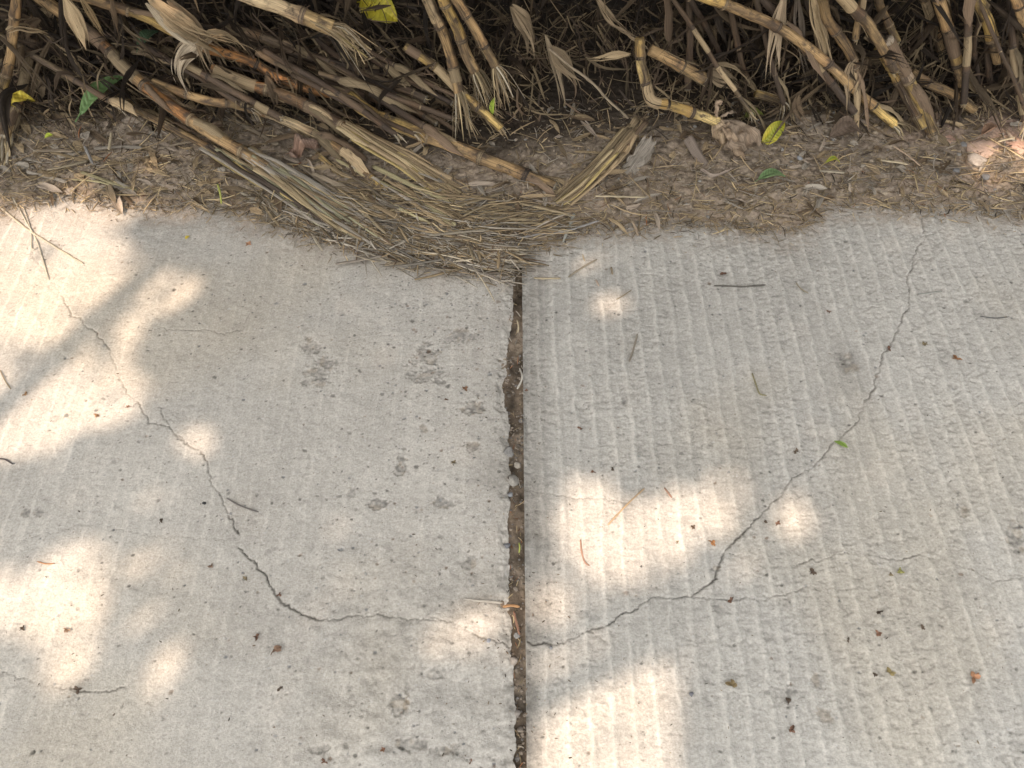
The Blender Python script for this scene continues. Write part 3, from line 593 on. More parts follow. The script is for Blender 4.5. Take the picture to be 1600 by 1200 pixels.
cane('bent cane crushed into pale strips at the far left edge below the yellow leaf', [(52, 60, .17), (47, 84, .14), (36, 135, .09), (22, 180, .055), (8, 215, .04)], .0135, [TAN, GRY], ext=.0, gap=.13, sheath=2,
     crush=dict(pts=[(24, 176, .055), (10, 212, .035), (6, 250, .02), (4, 290, .01)], w0=.014, w1=.024, n=22, cols=[STRAW, TAN, PALE, GRY]))
cane('dark grey cane crossing the black hollow beneath the sunlit shredded cane', [(345, 38, .20), (420, 62, .17), (500, 92, .14), (600, 128, .10), (665, 155, .08)], .0125, [(.12, .10, .08)], gap=.14)
cane('dark grey cane lying under the other in the black hollow left of centre', [(380, 66, .13), (450, 92, .115), (540, 128, .09), (610, 160, .07)], .013, [(.11, .09, .075)], gap=.13)
cane('grey brown cane half buried beside the green leaf', [(165, 128, .05), (200, 158, .04), (236, 185, .03), (262, 202, .022)], .014, [GRY, TAN], gap=.1, end='fray', fr=dict(n=12, L=.03))
# thin weathered canes buried in the pile
rg = np.random.default_rng(404)
for i in range(30):
    px = rg.uniform(-20, 640); py = np.interp(px, [0, 300, 640], [20, 60, 120])+rg.normal(0, 26); L_ = rg.uniform(90, 230); sl_ = rg.normal(.48, .12); z0 = rg.uniform(.05, .17)*(1-py/260)
    cane('thin dull weathered cane half buried in the pile of lying canes', [(px, py, z0+.07), (px+L_*.5, py+L_*.5*sl_+rg.normal(0, 4), z0+.03), (px+L_, py+L_*sl_, max(z0-.01, .02))], rg.uniform(.006, .0105), [[GRY, BRN], [BRN, DRK], [BRN, DRK]][rg.integers(3)], gap=.12, end='fray' if rg.random() < .4 else 'cut', fr=dict(n=9, L=.03), sheath=1, group='thin canes in the pile', seed=3000+i)
for i in range(15):
    px = rg.uniform(980, 1620); py = rg.uniform(-4, 40); L_ = rg.uniform(80, 170); dx = rg.normal(.25, .35)*L_
    cane('thin dull cane hanging in the shaded tangle on the right', [(px, py, .26), (px+dx*.5+rg.normal(0, 4), py+L_*.5, .17), (px+dx, py+L_, .08)], rg.uniform(.005, .010), [[BRN, DRK], [BRN, DRK], [GRY, BRN]][rg.integers(3)], ext=.5, extdir=(-.2, .5, 1), gap=.12, end='fray' if rg.random() < .4 else 'cut', fr=dict(n=9, L=.035), sheath=1, group='thin canes hanging in the tangle', seed=3100+i)
# crushed bundle right of the joint
r_ = empty('crushed_cane', at(905, 291)); tag(r_, 'crushed golden cane bundle kinked toward the joint beside the grey bark flake', 'cane'); CANES.append(r_)
rg = np.random.default_rng(77)
mb = MB(); strands(mb, pz([(985, 205, .045), (950, 250, .035), (905, 292, .022), (855, 330, .012), (806, 364, .005)]), .020, .024, 40, [STRAW, TAN, YEL, TAN, GRY], rg, th=.0022, wid=.0042, cut=.45)
mb.build('split_strips', M_FIBRE, r_, base=at(905, 291))
mb = MB(); strands(mb, pz([(1000, 190, .05), (975, 225, .04), (950, 254, .034)]), .016, .021, 16, [GRY, BRN, BRN, TAN], rg, th=.0022, wid=.005)
mb.build('rind', M_FIBRE, r_, base=at(905, 291))
# --- right: canes
KINK = cane('pale yellow cane kinked at an elbow and ending in a dried papery husk', [(999, 60, .27), (1001, 96, .22), (1009, 130, .17), (1014, 150, .150), (1021, 160, .143), (1047, 165, .125), (1089, 179, .095), (1122, 191, .075)], .0128, [YEL, (.52, .43, .22)], gap=.085, end='cut', taper=1.1)
cane('yellow brown cane behind the kinked cane, sloping right', [(1015, 78, .20), (1061, 102, .165), (1100, 122, .13)], .0150, [YEL, TAN], gap=.16)
cane('cane stub lying in the dark just above the yellow green leaf', [(1180, 145, .08), (1200, 151, .07), (1230, 163, .05)], .0115, [YEL, TAN], gap=.2)
cane('longest right hand cane sloping from top centre right down to the verge', [(1100, -6, .36), (1160, 16, .32), (1212, 41, .275), (1259, 71, .225), (1297, 102, .18), (1325, 129, .14), (1352, 154, .10), (1398, 193, .04)], .0130, [YEL, TAN, TAN], ext=.9, extdir=(-.7, .5, .5), gap=.17, end='fray', fr=dict(n=16, L=.07, spread=1.0, droop=.3), sheath=1)
cane('brown cane hanging behind the long right hand cane beside pale leaf strips', [(1285, 5, .32), (1292, 27, .29), (1314, 60, .24), (1331, 92, .19), (1340, 135, .13)], .0130, [GRY, TAN], ext=.8, extdir=(-.2, .3, 1), gap=.13, sheath=2)
cane('dark brown cane leaning in from the top with its lower end behind the broken cane', [(1316, -4, .37), (1352, 33, .30), (1380, 74, .23), (1400, 110, .18)], .0130, [BRN, GRY], ext=.8, extdir=(-.3, .2, 1), gap=.15)
cane('stout grey yellow cane standing on the verge with a broken ragged top', [(1385, 62, .245), (1407, 99, .185), (1435, 154, .105), (1451, 192, .055), (1467, 226, .015)], .0150, [YEL, GRY, (.30, .27, .24)], gap=.13, sheath=2)
cane('darkened cane parallel to and just left of the stout broken cane', [(1374, 72, .20), (1394, 110, .15), (1413, 143, .11), (1442, 200, .045)], .0135, [YEL, DRK, DRK], gap=.12)
cane('short yellow cane section showing high in the dark behind the broken cane', [(1372, -4, .28), (1380, 20, .24), (1402, 65, .18)], .0105, [YEL, GRY], ext=.7, extdir=(-.1, .3, 1), gap=.12)
cane('thin upright cane at the top edge left of the broken cane', [(1348, -4, .33), (1344, 25, .28), (1337, 60, .23)], .0095, [TAN], ext=.7, extdir=(.05, .2, 1), gap=.16)
cane('pale cane sloping right into the darkest gap at the right', [(1425, 112, .13), (1448, 128, .11), (1479, 143, .09), (1522, 172, .05)], .0125, [TAN, GRY, GRY], gap=.085)
cane('knotted yellow cane with shaggy collars, left of the smooth hanging cane near the right edge', [(1466, -4, .30), (1472, 15, .27), (1484, 55, .21), (1498, 104, .14), (1505, 132, .10)], .0150, [YEL, TAN], ext=.9, extdir=(-.1, .25, 1), gap=.12, sheath=3, ncol=.5)
cane('smooth yellow brown cane hanging near the right edge, right of the shaggy collared one', [(1524, -4, .30), (1532, 12, .28), (1545, 41, .23), (1560, 96, .15)], .0150, [YEL, TAN], ext=.9, extdir=(-.15, .25, 1), gap=.16)
cane('dim short cane section between the broken cane and the shaggy collared cane', [(1445, 5, .22), (1457, 41, .17), (1470, 80, .12)], .0115, [BRN, TAN], ext=.6, extdir=(-.1, .3, 1), gap=.13)
cane('cane just entering at the top right corner', [(1586, -6, .32), (1594, 14, .29), (1604, 50, .23), (1616, 95, .15)], .0130, [YEL, TAN], ext=.8, extdir=(-.1, .25, 1), gap=.15)
cane('thin cane lying on the ground behind the yellow green leaf', [(1212, 216, .02), (1240, 219, .018), (1262, 223, .016)], .0065, [BRN, TAN], gap=.3)
# husk at the end of the kinked cane
def husk():
    b0 = at(1122, 191, .075); root = KINK
    rg = np.random.default_rng(9)
    tg = [(1135, 235, .02), (1148, 248, .015), (1165, 255, .012), (1178, 246, .014), (1186, 232, .02), (1182, 215, .03), (1165, 200, .05), (1150, 175, .09), (1128, 160, .12), (1156, 225, .05), (1170, 232, .045), (1160, 205, .06), (1144, 222, .045)]
    for i, t in enumerate(tg):
        if i in (3, 6, 9, 11): continue
        e = at(*t); mid = (b0+e)/2+np.array((rg.normal(0, .008), rg.normal(0, .008), .014 if i != 8 else .03))
        q, s = resample([b0+rg.normal(0, .004, 3), mid, e], .006); mb = MB()
        w = np.interp(s/s[-1], [0, .3, .75, 1], [.007, .017, .024, .013])*rg.uniform(.5, 1.25)*(.35 if i in (7, 8) else 1)
        blade(mb, q, s, w, np.array([(.34, .25, .16), (.27, .205, .145), (.37, .27, .18)][i % 3])*rg.uniform(.75, 1.15), up=(rg.normal(0, .4), rg.normal(0, .4)-.3, 1), across=13, fold=rg.uniform(-.5, .3), curl=rg.uniform(.1, .6), twist=rg.uniform(-1.3, 1.3), ripple=1.0, seed=i*3, shape=False)
        mb.build('husk_layer', M_LEAF, root, base=root.location)
husk()
# ------------------------------------------------------------------ dry leaves
def dry_leaf(label, pts, w, col, up=(0, -.6, 1), name='dry_leaf', group=None, **kw):
    P = pz(pts); q, s = resample(P, .009); mb = MB(); a = dict(fold=.3, curl=.2, twist=.6, ripple=.25, seed=len(label)); a.update(kw)
    torn(mb, q, s, w, np.array(col), up=up, k=int(4+w*170), spread=.35, seed=int(abs(pts[0][0])*7)+3, twist=.7); b = q[-1]
    return tag(mb.build(name, M_LEAF, None, base=b), label, 'leaf', group) , b
def place(ob): o, b = ob; o.location = b; return o
LT = (.37, .275, .16); LG = (.23, .17, .104); LB = (.12, .082, .048)
for a in [
 ('broad dry leaf hanging from the top edge over the long weathered cane', [(98, -8, .34), (112, 20, .31), (126, 52, .27), (134, 80, .23), (142, 104, .20)], .018, LT, (0, -1, .3)),
 ('thin dry leaf strip hanging just right of the broad one at upper left', [(122, -8, .33), (140, 20, .29), (158, 50, .24), (174, 76, .19)], .007, (.38, .27, .14), (0, -1, .3)),
 ('straight thin dry stalk of leaf at the top edge above the draped leaf', [(172, -6, .32), (180, 30, .27), (190, 72, .20)], .006, LB, (0, -1, .3)),
 ('dry leaf draped over the canes with its tip hanging down like a tongue', [(330, 60, .235), (305, 68, .225), (284, 88, .20), (277, 112, .165), (286, 138, .13), (302, 170, .095)], .023, (.38, .31, .22), (0, -1, .5)),
 ('wide dry leaf sweeping from the top edge to the bright orange tipped cane', [(230, -8, .36), (262, 22, .33), (300, 48, .29), (345, 68, .24), (385, 88, .19), (402, 110, .15)], .022, LT, (0, -.7, 1)),
 ('second dry leaf folded behind the draped tongue leaf', [(262, 0, .34), (288, 30, .30), (310, 60, .25), (325, 100, .18), (345, 140, .12)], .020, LG, (0, -1, .6)),
 ('narrow pale leaf strip crossing the folded leaves at upper left', [(228, 5, .36), (262, 40, .31), (300, 70, .27), (318, 60, .26)], .010, (.40, .33, .23), (0, -.8, 1)),
 ('arched leaf looping over the dark hollow next to the draped tongue leaf', [(310, 75, .22), (318, 60, .24), (340, 54, .24), (368, 62, .21), (388, 86, .17), (394, 105, .14)], .013, LT, (0, -.6, 1)),
 ('horizontal dry leaf strip lying across the middle of the left hand canes', [(205, 82, .15), (235, 80, .15), (265, 84, .15), (295, 92, .14)], .012, LG, (0, -.5, 1)),
 ('small dark leaf strip hanging off the brown orange cane', [(415, 118, .13), (424, 140, .11), (430, 160, .09), (428, 178, .07)], .012, LB, (0, -1, .5)),
 ('drooping brown leaf behind the leftmost upright cane', [(62, 30, .23), (45, 38, .22), (38, 60, .19), (42, 86, .15)], .012, LB, (0, -1, .5)),
 ('curled leaf arching over the crushed cane at the far left', [(10, 48, .24), (30, 40, .24), (55, 46, .22), (80, 55, .19), (105, 66, .16)], .014, LT, (0, -.6, 1)),
 ('torn sheath flap beside the yellow leaf at the far left', [(70, 118, .09), (58, 140, .07), (48, 165, .05), (30, 190, .035)], .020, LG, (0, -.5, 1)),
 ('grey leaf strip lying flat across the curled brown leaf', [(415, 224, .038), (440, 214, .042), (470, 209, .045), (502, 210, .045)], .009, LB, (0, -.3, 1)),
 ('long narrow leaf spear hanging at centre with a split tip', [(852, 55, .22), (866, 95, .17), (878, 135, .12), (884, 165, .085), (882, 193, .055)], .010, (.25, .19, .12), (0, -1, .2)),
 ('broad translucent leaf hanging beside the centre spear', [(862, 75, .21), (880, 98, .17), (898, 122, .13), (908, 152, .10)], .020, LG, (.3, -1, .2)),
 ('grey leaf hanging in the dark left of the centre spear', [(800, 10, .30), (822, 38, .25), (832, 68, .20), (828, 110, .14)], .020, LG, (0, -1, .4)),
 ('short pale leaf pointing left at centre above the black hollow', [(985, 84, .20), (960, 86, .19), (935, 92, .18), (905, 98, .17)], .009, LT, (0, -.7, 1)),
 ('brown leaf running down into the elbow of the kinked cane', [(930, -8, .34), (955, 28, .29), (985, 55, .24), (1010, 72, .21), (1028, 112, .16)], .012, LG, (0, -.8, 1)),
 ('upright wide leaf strap crossing the longest right hand cane', [(1226, -8, .345), (1216, 40, .27), (1206, 84, .20), (1198, 125, .14), (1193, 170, .085)], .018, (.34, .26, .17), (0, -1, .2)),
 ('thin shadow brown strip close right of the wide leaf strap', [(1240, 10, .30), (1230, 60, .22), (1222, 105, .16), (1214, 158, .09)], .005, LB, (0, -1, .2)),
 ('dark upright leaf strap just right of the wide leaf strap', [(1246, -8, .33), (1250, 40, .26), (1256, 90, .18), (1268, 140, .11)], .012, (.12, .095, .07), (0, -1, .2)),
 ('pale folded leaf fan hanging over the longest right hand cane', [(1268, -8, .345), (1276, 30, .28), (1286, 70, .22), (1292, 110, .165), (1298, 150, .11)], .012, LT, (0, -1, .2)),
 ('narrow leaf strip hanging to a hooked tip right of the pale fan', [(1276, 0, .33), (1292, 60, .24), (1302, 120, .15), (1311, 182, .07)], .006, LT, (0, -1, .2)),
 ('drooping split leaf hanging in front of the kink at lower right', [(1340, 90, .20), (1330, 105, .18), (1326, 140, .13), (1322, 192, .07)], .013, LG, (0, -1, .2)),
 ('twisted leaf crossing the drooping split leaf', [(1356, 92, .20), (1346, 120, .16), (1332, 150, .12), (1318, 175, .09)], .008, LB, (0, -1, .2)),
 ('long dark leaf leaning at the right edge of the thicket', [(1590, 55, .20), (1582, 95, .15), (1568, 130, .11), (1548, 168, .07)], .016, LB, (0, -1, .3)),
 ('reddish brown leaf strip standing at the far right edge', [(1596, 100, .14), (1590, 130, .11), (1592, 165, .07)], .012, LB, (0, -1, .3)),
 ('curled rusty leaf under the dark upright strap at the foot of the thicket', [(1248, 148, .10), (1246, 168, .08), (1258, 190, .055), (1272, 205, .035)], .013, LB, (0, -1, .3)),
 ('arched dry leaf rib left of the wide leaf strap', [(1110, 100, .17), (1140, 102, .16), (1165, 120, .13), (1180, 145, .10), (1184, 160, .08)], .007, LT, (0, -.7, 1)),
 ('wide mottled leaf lying beneath the arched dry rib', [(1105, 112, .13), (1130, 120, .12), (1155, 135, .10), (1175, 158, .075)], .024, LG, (0, -.8, 1)),
]:
    place(dry_leaf(a[0], a[1], a[2], a[3], up=a[4], ripple=.45, curl=.35))
# random tangled leaves: individuals near the face, a mass behind
def rnd_blade(mb, p, rg, big=1.0, shred=True, dim=1.0):
    L = rg.uniform(.10, .34)*big; th = rg.uniform(-math.pi, math.pi); el = rg.uniform(-1.2, .2)
    d = np.array((math.cos(th)*math.cos(el)*.8, math.sin(th)*math.cos(el)*.5, math.sin(el)))
    p1 = p+d*L*.5+rg.normal(0, .02, 3); d2 = d+np.array((rg.normal(0, .3), rg.normal(0, .3), -rg.uniform(.1, .8))); p2 = p1+d2*L*.5
    p2[2] = max(p2[2], .01); p1[2] = max(p1[2], .012)
    q, s = resample([p, p1, p2], .016)
    c = np.array([LG, LG, LB, LB, (.07, .05, .033), (.055, .04, .026)][rg.integers(6)])*rg.uniform(.38, .85)*dim*np.array((.75, .70, .64))  # leaf browns scaled down: the thicket's deep shade is put into the colour
    if shred: torn(mb, q, s, rg.uniform(.003, .009)*big, c, up=(rg.normal(0, .4), -.8, .5), k=int(rg.integers(2, 5)), spread=.9, seed=int(rg.integers(9999)), twist=rg.uniform(-2, 2), tw0=rg.uniform(-1, 1))
    else: blade(mb, q, s, rg.uniform(.003, .010)*big, c, up=(rg.normal(0, .4), -.8, .5), across=3, fold=rg.uniform(-.4, .4), twist=rg.uniform(-2.5, 2.5), tw0=rg.uniform(-1, 1), ripple=.2, seed=int(rg.integers(9999)))
rg = np.random.default_rng(21)
cnt = 0
while cnt < 230:
    px = rg.uniform(-30, 1630); py = rg.uniform(-10, 175)
    lim = 75 if px < 380 else (140 if px < 800 else 165)
    if py > lim or (840 < px < 1000 and py > 110): continue
    z = np.interp(py, [0, 185], [.24, .02])*rg.uniform(.15, .75)
    if min(math.hypot(px-a_, py+30-b_) for a_, b_ in ((30, 160), (162, 148), (592, 18), (232, 62), (1208, 209))) < 115: continue
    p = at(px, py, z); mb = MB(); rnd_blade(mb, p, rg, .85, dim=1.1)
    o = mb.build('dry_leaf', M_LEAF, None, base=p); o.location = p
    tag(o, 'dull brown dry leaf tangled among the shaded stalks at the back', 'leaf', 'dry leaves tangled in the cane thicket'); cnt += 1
mb = MB()
for i in range(7500):
    x = rg.uniform(-2.4, 2.4); y = 1.60+rg.random()**1.4*1.6; z = rg.uniform(.0, 1.0)**1.2*min(2.2, .05+(y-1.58)*2.6)+.02
    if .02 < x < .40 and y < 1.95 and z < .30: continue
    rnd_blade(mb, np.array((x, y, z)), rg, 1.1, shred=(y < 1.9), dim=.6)  # back leaves coloured darker still, as painted shade
for i in range(15000):      # unseen overhanging tops of the thicket, added above the frame to shade it
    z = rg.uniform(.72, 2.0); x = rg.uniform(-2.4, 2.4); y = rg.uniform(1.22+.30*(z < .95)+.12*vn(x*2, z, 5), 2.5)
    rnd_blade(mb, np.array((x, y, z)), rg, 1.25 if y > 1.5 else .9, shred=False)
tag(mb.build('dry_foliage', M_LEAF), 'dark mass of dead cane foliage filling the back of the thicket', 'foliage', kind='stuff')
mb = MB()      # thin wiry roots and fibres tangled over everything
for i in range(900):
    px = rg.uniform(-20, 1620); py = rg.uniform(0, 225)
    z = max(.012, np.interp(py, [0, 200], [.26, .02])*rg.uniform(.3, 1)); p = at(px, py, z); l = rg.uniform(.03, .12)
    a = rg.normal(0, 1, 3)*np.array((1, .4, .6)); a /= np.linalg.norm(a); p1 = p+a*l*.5+rg.normal(0, .01, 3); p2 = p1+(a+rg.normal(0, .5, 3))*l*.5; p1[2] = max(.01, p1[2]); p2[2] = max(.008, p2[2])
    q, s = resample([p, p1, p2], l/7); c = np.array([TAN, GRY, BRN, DRK][rg.integers(4)])*rg.uniform(.5, 1.0)
    tube(mb, q, s, rg.uniform(.0005, .0014), c, up=(.1, .3, 1), sides=4, cap=False)
for i in range(4400):      # shredded ribbons of leaf and rind
    px = rg.uniform(-20, 1620); py = rg.uniform(-5, 200)
    if 845 < px < 1000 and 95 < py < 190 and rg.random() < .85: continue
    z = max(.012, np.interp(py, [0, 200], [.27, .02])*rg.uniform(.2, 1)); p = at(px, py, z); l = rg.uniform(.025, .13)
    if px < 640: a = np.array((rg.normal(.7, .4), rg.normal(-.5, .3), rg.normal(-.3, .4)))
    else: a = np.array((rg.normal(.15, .5), rg.normal(-.2, .3), -abs(rg.normal(.6, .4))))
    a /= np.linalg.norm(a); p1 = p+a*l*.5+rg.normal(0, .008, 3); p2 = p1+(a+rg.normal(0, .4, 3))*l*.5; p1[2] = max(.012, p1[2]); p2[2] = max(.01, p2[2])
    q, s = resample([p, p1, p2], l/8); c = np.array([TAN, LTC, GRY, BRN, BRN, DRK, GRY][rg.integers(7)])*rg.uniform(.35, 1.1)*(.34+.66*min(1, py/120))  # darker toward the top: shade inside the thicket painted into the ribbons
    blade(mb, q, s, rg.uniform(.0007, .0032), c, up=(rg.normal(0, .5), -.6, .7), across=3, fold=rg.uniform(-.4, .4), twist=rg.normal(0, 2), ripple=.3, seed=i)
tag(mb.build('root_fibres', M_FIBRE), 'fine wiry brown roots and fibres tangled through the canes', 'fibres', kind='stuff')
# background canes: standing and leaning in the dark
for i in range(42):
    sd = 900+i; rg2 = np.random.default_rng(sd); x = rg2.uniform(-2.1, 2.1); y = rg2.uniform(1.78, 2.9); lean = rg2.normal(0, .3)-.12
    b = np.array((x, y, .0)); h = rg2.uniform(1.2, 2.3); top = b+np.array((lean*h, -.1*h+rg2.normal(0, .2), h))
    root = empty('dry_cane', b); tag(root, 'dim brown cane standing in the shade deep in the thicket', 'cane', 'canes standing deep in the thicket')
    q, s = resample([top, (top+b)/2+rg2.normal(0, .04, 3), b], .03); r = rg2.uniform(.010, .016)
    mb = MB(); c = np.array([TAN, GRY, BRN, YEL][rg2.integers(4)])*rg2.uniform(.3, .6); tube(mb, q, s, r, c, up=(1, .2, .1), sides=9); mb.build('culm', M_CANE, root, base=b)  # rind colour cut down to paint in the deep shade
    k = 0; x_ = s[-1]-.04
    while x_ > 0 and k < 7:
        j = min(int(x_/.03), len(q)-2); t = q[j+1]-q[j]; t /= np.linalg.norm(t); ss = np.linspace(-.006, .006, 4); mb = MB()
        tube(mb, q[j]+t*ss[:, None], ss, np.array((1.02, 1.12, 1.1, 1.02))*r, np.array(DRK), up=(1, .2, .1), sides=9, cap=False); mb.build('node', M_NODE, root, base=b); x_ -= rg2.uniform(.11, .16); k += 1
# ------------------------------------------------------------------ litter on the verge
PAL = [(TAN, 3), (GRY, 4), (STRAW, 4), (OLD, 5), (DRK, 1.5), (BRN, 2), (LT, 4), (RED, .2)]
_pw = np.array([w for _, w in PAL]); _pw = _pw/_pw.sum()
def litter(n, samp, ang, ln, wd, seed, zoff=.002, tilt=.10, bend=.12, pal=None, name=None, joint=False):
    rg = np.random.default_rng(seed); mb = MB(); k = 0
    while k < n:
        px, py = samp(rg); p = at(px, py, .01); x, y = p[0], p[1]; k += 1
        a = ang(rg, px, py); l = ln[0]+(ln[1]-ln[0])*rg.random()**2.2; w = rg.uniform(*wd)*(.6+.6*l/ln[1])
        d = np.array((math.cos(a), math.sin(a))); e = np.array((-d[1], d[0]))*rg.normal(0, bend)*l
        t = np.linspace(-.5, .5, 5)[:, None]; Q = np.array((x, y))+d*t*l+e*(t*t*4-1)*.5
        on = bnd_d(x, y) > -.01
        z0 = float(soil_z(np.array([x]), np.array([y]))[0]) if on else .0005
        if joint: z0 = float(soil_z(np.array([x]), np.array([y]))[0])
        else: z0 = max(z0, .0005)
        zz = z0+zoff*rg.random()*3+.0008+w*.3+np.linspace(-.5, .5, 5)*l*rg.normal(0, tilt); zz = np.maximum(zz, z0+.0004 if joint else z0*.6+.0012)
        P = np.concatenate([Q, zz[:, None]], 1); s = np.linspace(0, l, 5)
        c = np.array(PAL[rg.choice(len(PAL), p=_pw)][0] if pal is None else pal[rg.integers(len(pal))])*(.35+.95*rg.random())
        tube(mb, P, s, np.array((.5, 1, 1, .9, .3))*w, c, up=(rg.normal(0, .3), rg.normal(0, .3), 1), sides=5, flat=.3, cap=False)
    return mb
_B = np.array(sorted(BND))
def sB(px): return np.interp(px, _B[:, 0], _B[:, 1])
def s_verge(rg):
    px = rg.uniform(-120, 1720); b = sB(px); py = b+8-abs(rg.normal(0, 1))*60
    if rg.random() < .5: py = rg.uniform(165, b)
    return px, max(py, 120)
def a_any(rg, px, py):
    a = rg.normal(0, .9) if rg.random() < .75 else rg.uniform(0, 3.14); return a
def a_left(rg, px, py): return rg.normal(np.interp(px, [400, 560, 680, 800], [-.70, -.50, -.28, -.14]), .20 if rg.random() < .7 else .8)
mb = litter(11500, s_verge, a_any, (.004, .040), (.0004, .0017), 31)
mb2 = litter(750, s_verge, a_any, (.03, .11), (.0007, .0018), 33, zoff=.004, tilt=.06, pal=[TAN, STRAW, OLD, LT, STRAW])
for a in ('v', 'uv', 'c'): getattr(mb, a).extend(getattr(mb2, a))
mb.f.extend([f+mb.n for f in mb2.f]); mb.n += mb2.n
tag(mb.build('straw_litter', M_LITTER), 'short chopped straw and leaf scraps covering the brown verge', 'litter', kind='stuff')
def s_crush(rg):
    t = rg.random()**.8; px = min(400+415*t+rg.normal(0, 14), 808); c = np.interp(px, [400, 480, 560, 640, 720, 810], [318, 343, 366, 381, 389, 398]); h = np.interp(px, [400, 480, 560, 640, 720, 810], [7, 15, 19, 24, 28, 26])
    return px, c+rg.normal(0, .62)*h
def s_hay(rg):
    px = rg.uniform(520, 900); c = np.interp(px, [520, 650, 780, 900], [318, 330, 345, 348]); return px, c+rg.normal(0, 14)
OLDP = [OLD, GRY, (.40, .35, .28), (.28, .24, .185), (.42, .35, .25), BRN, (.36, .31, .24), TAN]
mb = litter(1150, s_crush, a_left, (.02, .17), (.0006, .0030), 37, zoff=.004, tilt=.03, bend=.05, pal=OLDP)
mb2 = litter(480, s_hay, lambda r, x, y: r.normal(-.35 if x < 720 else .15, .25), (.03, .12), (.0007, .0022), 39, zoff=.005, tilt=.04, bend=.05, pal=[TAN, STRAW, OLD, GRY, TAN])
for a in ('v', 'uv', 'c'): getattr(mb, a).extend(getattr(mb2, a))
mb.f.extend([f+mb.n for f in mb2.f]); mb.n += mb2.n
mb2 = litter(1500, lambda r: ((lambda q: (q[0]+r.normal(0, 8), q[1]+r.normal(0, 5)))(s_crush(r))), lambda r, x, y: r.uniform(0, 3.14), (.004, .028), (.0005, .002), 47, zoff=.005, tilt=.06, pal=[GRY, OLD, BRN, TAN, (.25, .2, .15)])
for a in ('v', 'uv', 'c'): getattr(mb, a).extend(getattr(mb2, a))
mb.f.extend([f+mb.n for f in mb2.f]); mb.n += mb2.n
tag(mb.build('crushed_fibre', M_LITTER), 'grey mat of crushed cane fibre spread across the slab edges at the joint', 'litter', kind='stuff')
def s_edge(rg):
    px = rg.uniform(-50, 1650); return px, sB(px)-2+abs(rg.normal(0, 1))*(9+9*rg.random()**2)
mb = litter(2300, s_edge, a_any, (.002, .026), (.0004, .0013), 41)
mb2 = litter(650, lambda r: (r.uniform(0, 1600), r.uniform(330, 1190)) if r.random() < .45 else (808+r.normal(0, 1)*(26 if r.random() < .7 else 90), r.uniform(420, 1190)), a_any, (.0015, .006), (.0004, .0011), 43, pal=[BRN, DRK, DRK, GRY, BRN])
for a in ('v', 'uv', 'c'): getattr(mb, a).extend(getattr(mb2, a))
mb.f.extend([f+mb.n for f in mb2.f]); mb.n += mb2.n
tag(mb.build('scattered_crumbs', M_LITTER), 'tiny plant crumbs scattered thinly over the two concrete slabs', 'litter', kind='stuff')
mb = MB(); rg = np.random.default_rng(71)      # flat split slats of crushed cane over the mat
for i in range(210):
    px, py = s_crush(rg) if i < 150 else s_hay(rg); py -= rg.uniform(0, 10); p = at(px, py, .01); a = a_left(rg, px, py) if rg.random() < .85 else rg.uniform(0, 3.1); l = rg.uniform(.03, .16); d = np.array((math.cos(a), math.sin(a), 0))
    z0 = max(.004, float(soil_z(p[:1], p[1:2])[0])+.005)+rg.uniform(0, .006); p[2] = z0
    q, s = resample([p-d*l/2, p+rg.normal(0, .0025, 3)*(1, 1, .4), p+d*l/2+np.array((0, 0, rg.normal(0, .002)))], l/9); q[:, 2] = np.maximum(q[:, 2], z0-.003)
    c = np.array([OLD, (.40, .34, .25), TAN, GRY, (.42, .33, .2), (.30, .25, .19)][rg.integers(6)])*rg.uniform(.6, 1.15)
    tube(mb, q, s, rg.uniform(.0015, .0042)*np.r_[.6, np.ones(len(s)-2), .4], c, up=(rg.normal(0, .25), rg.normal(0, .25), 1), sides=8, flat=.22, lump=.22, seed=i)
tag(mb.build('crushed_slats', M_FIBRE), 'flat broken slats of crushed cane lying over the fibre mat at the joint', 'litter', kind='stuff')
# long flattened slats of crushed cane lying across the verge
for i in range(34):
    if i < 24: px = rg.uniform(300, 640); py = np.interp(px, [300, 640], [205, 290])+rg.normal(0, 20); L_ = rg.uniform(50, 130); sl_ = rg.normal(.55, .10)
    else: px = rg.uniform(-10, 260); py = rg.uniform(225, 290); L_ = rg.uniform(40, 110); sl_ = rg.normal(.1, .25)
    zz = [max(float(soil_z(*[np.array([v]) for v in at(px+L_*f, py+L_*f*sl_, .02)[:2]])[0]), 0)+.006+rg.uniform(0, .006) for f in (0, .5, 1)]
    P = pz([(px, py, zz[0]), (px+L_*.5, py+L_*.5*sl_+rg.normal(0, 3), zz[1]), (px+L_, py+L_*sl_, zz[2])]); q, s_ = resample(P, .006); mb = MB()
    tube(mb, q, s_, rg.uniform(.0035, .0075)*np.r_[.5, np.ones(len(s_)-2), .4]*(1+.2*vn(s_*60, s_*0+i, 4)), np.array([(.40, .33, .22), TAN, (.42, .36, .2), OLD, (.27, .215, .15), GRY][rg.integers(6)])*rg.uniform(.7, 1.1), up=(rg.normal(0, .2), rg.normal(0, .2), 1), sides=10, flat=.22, lump=.22, seed=i)
    o = mb.build('cane_slat', M_FIBRE, None, base=q[0]); o.location = q[0]; tag(o, 'flattened split slat of dead cane lying on the brown verge', 'cane slat', 'flattened cane slats on the verge')
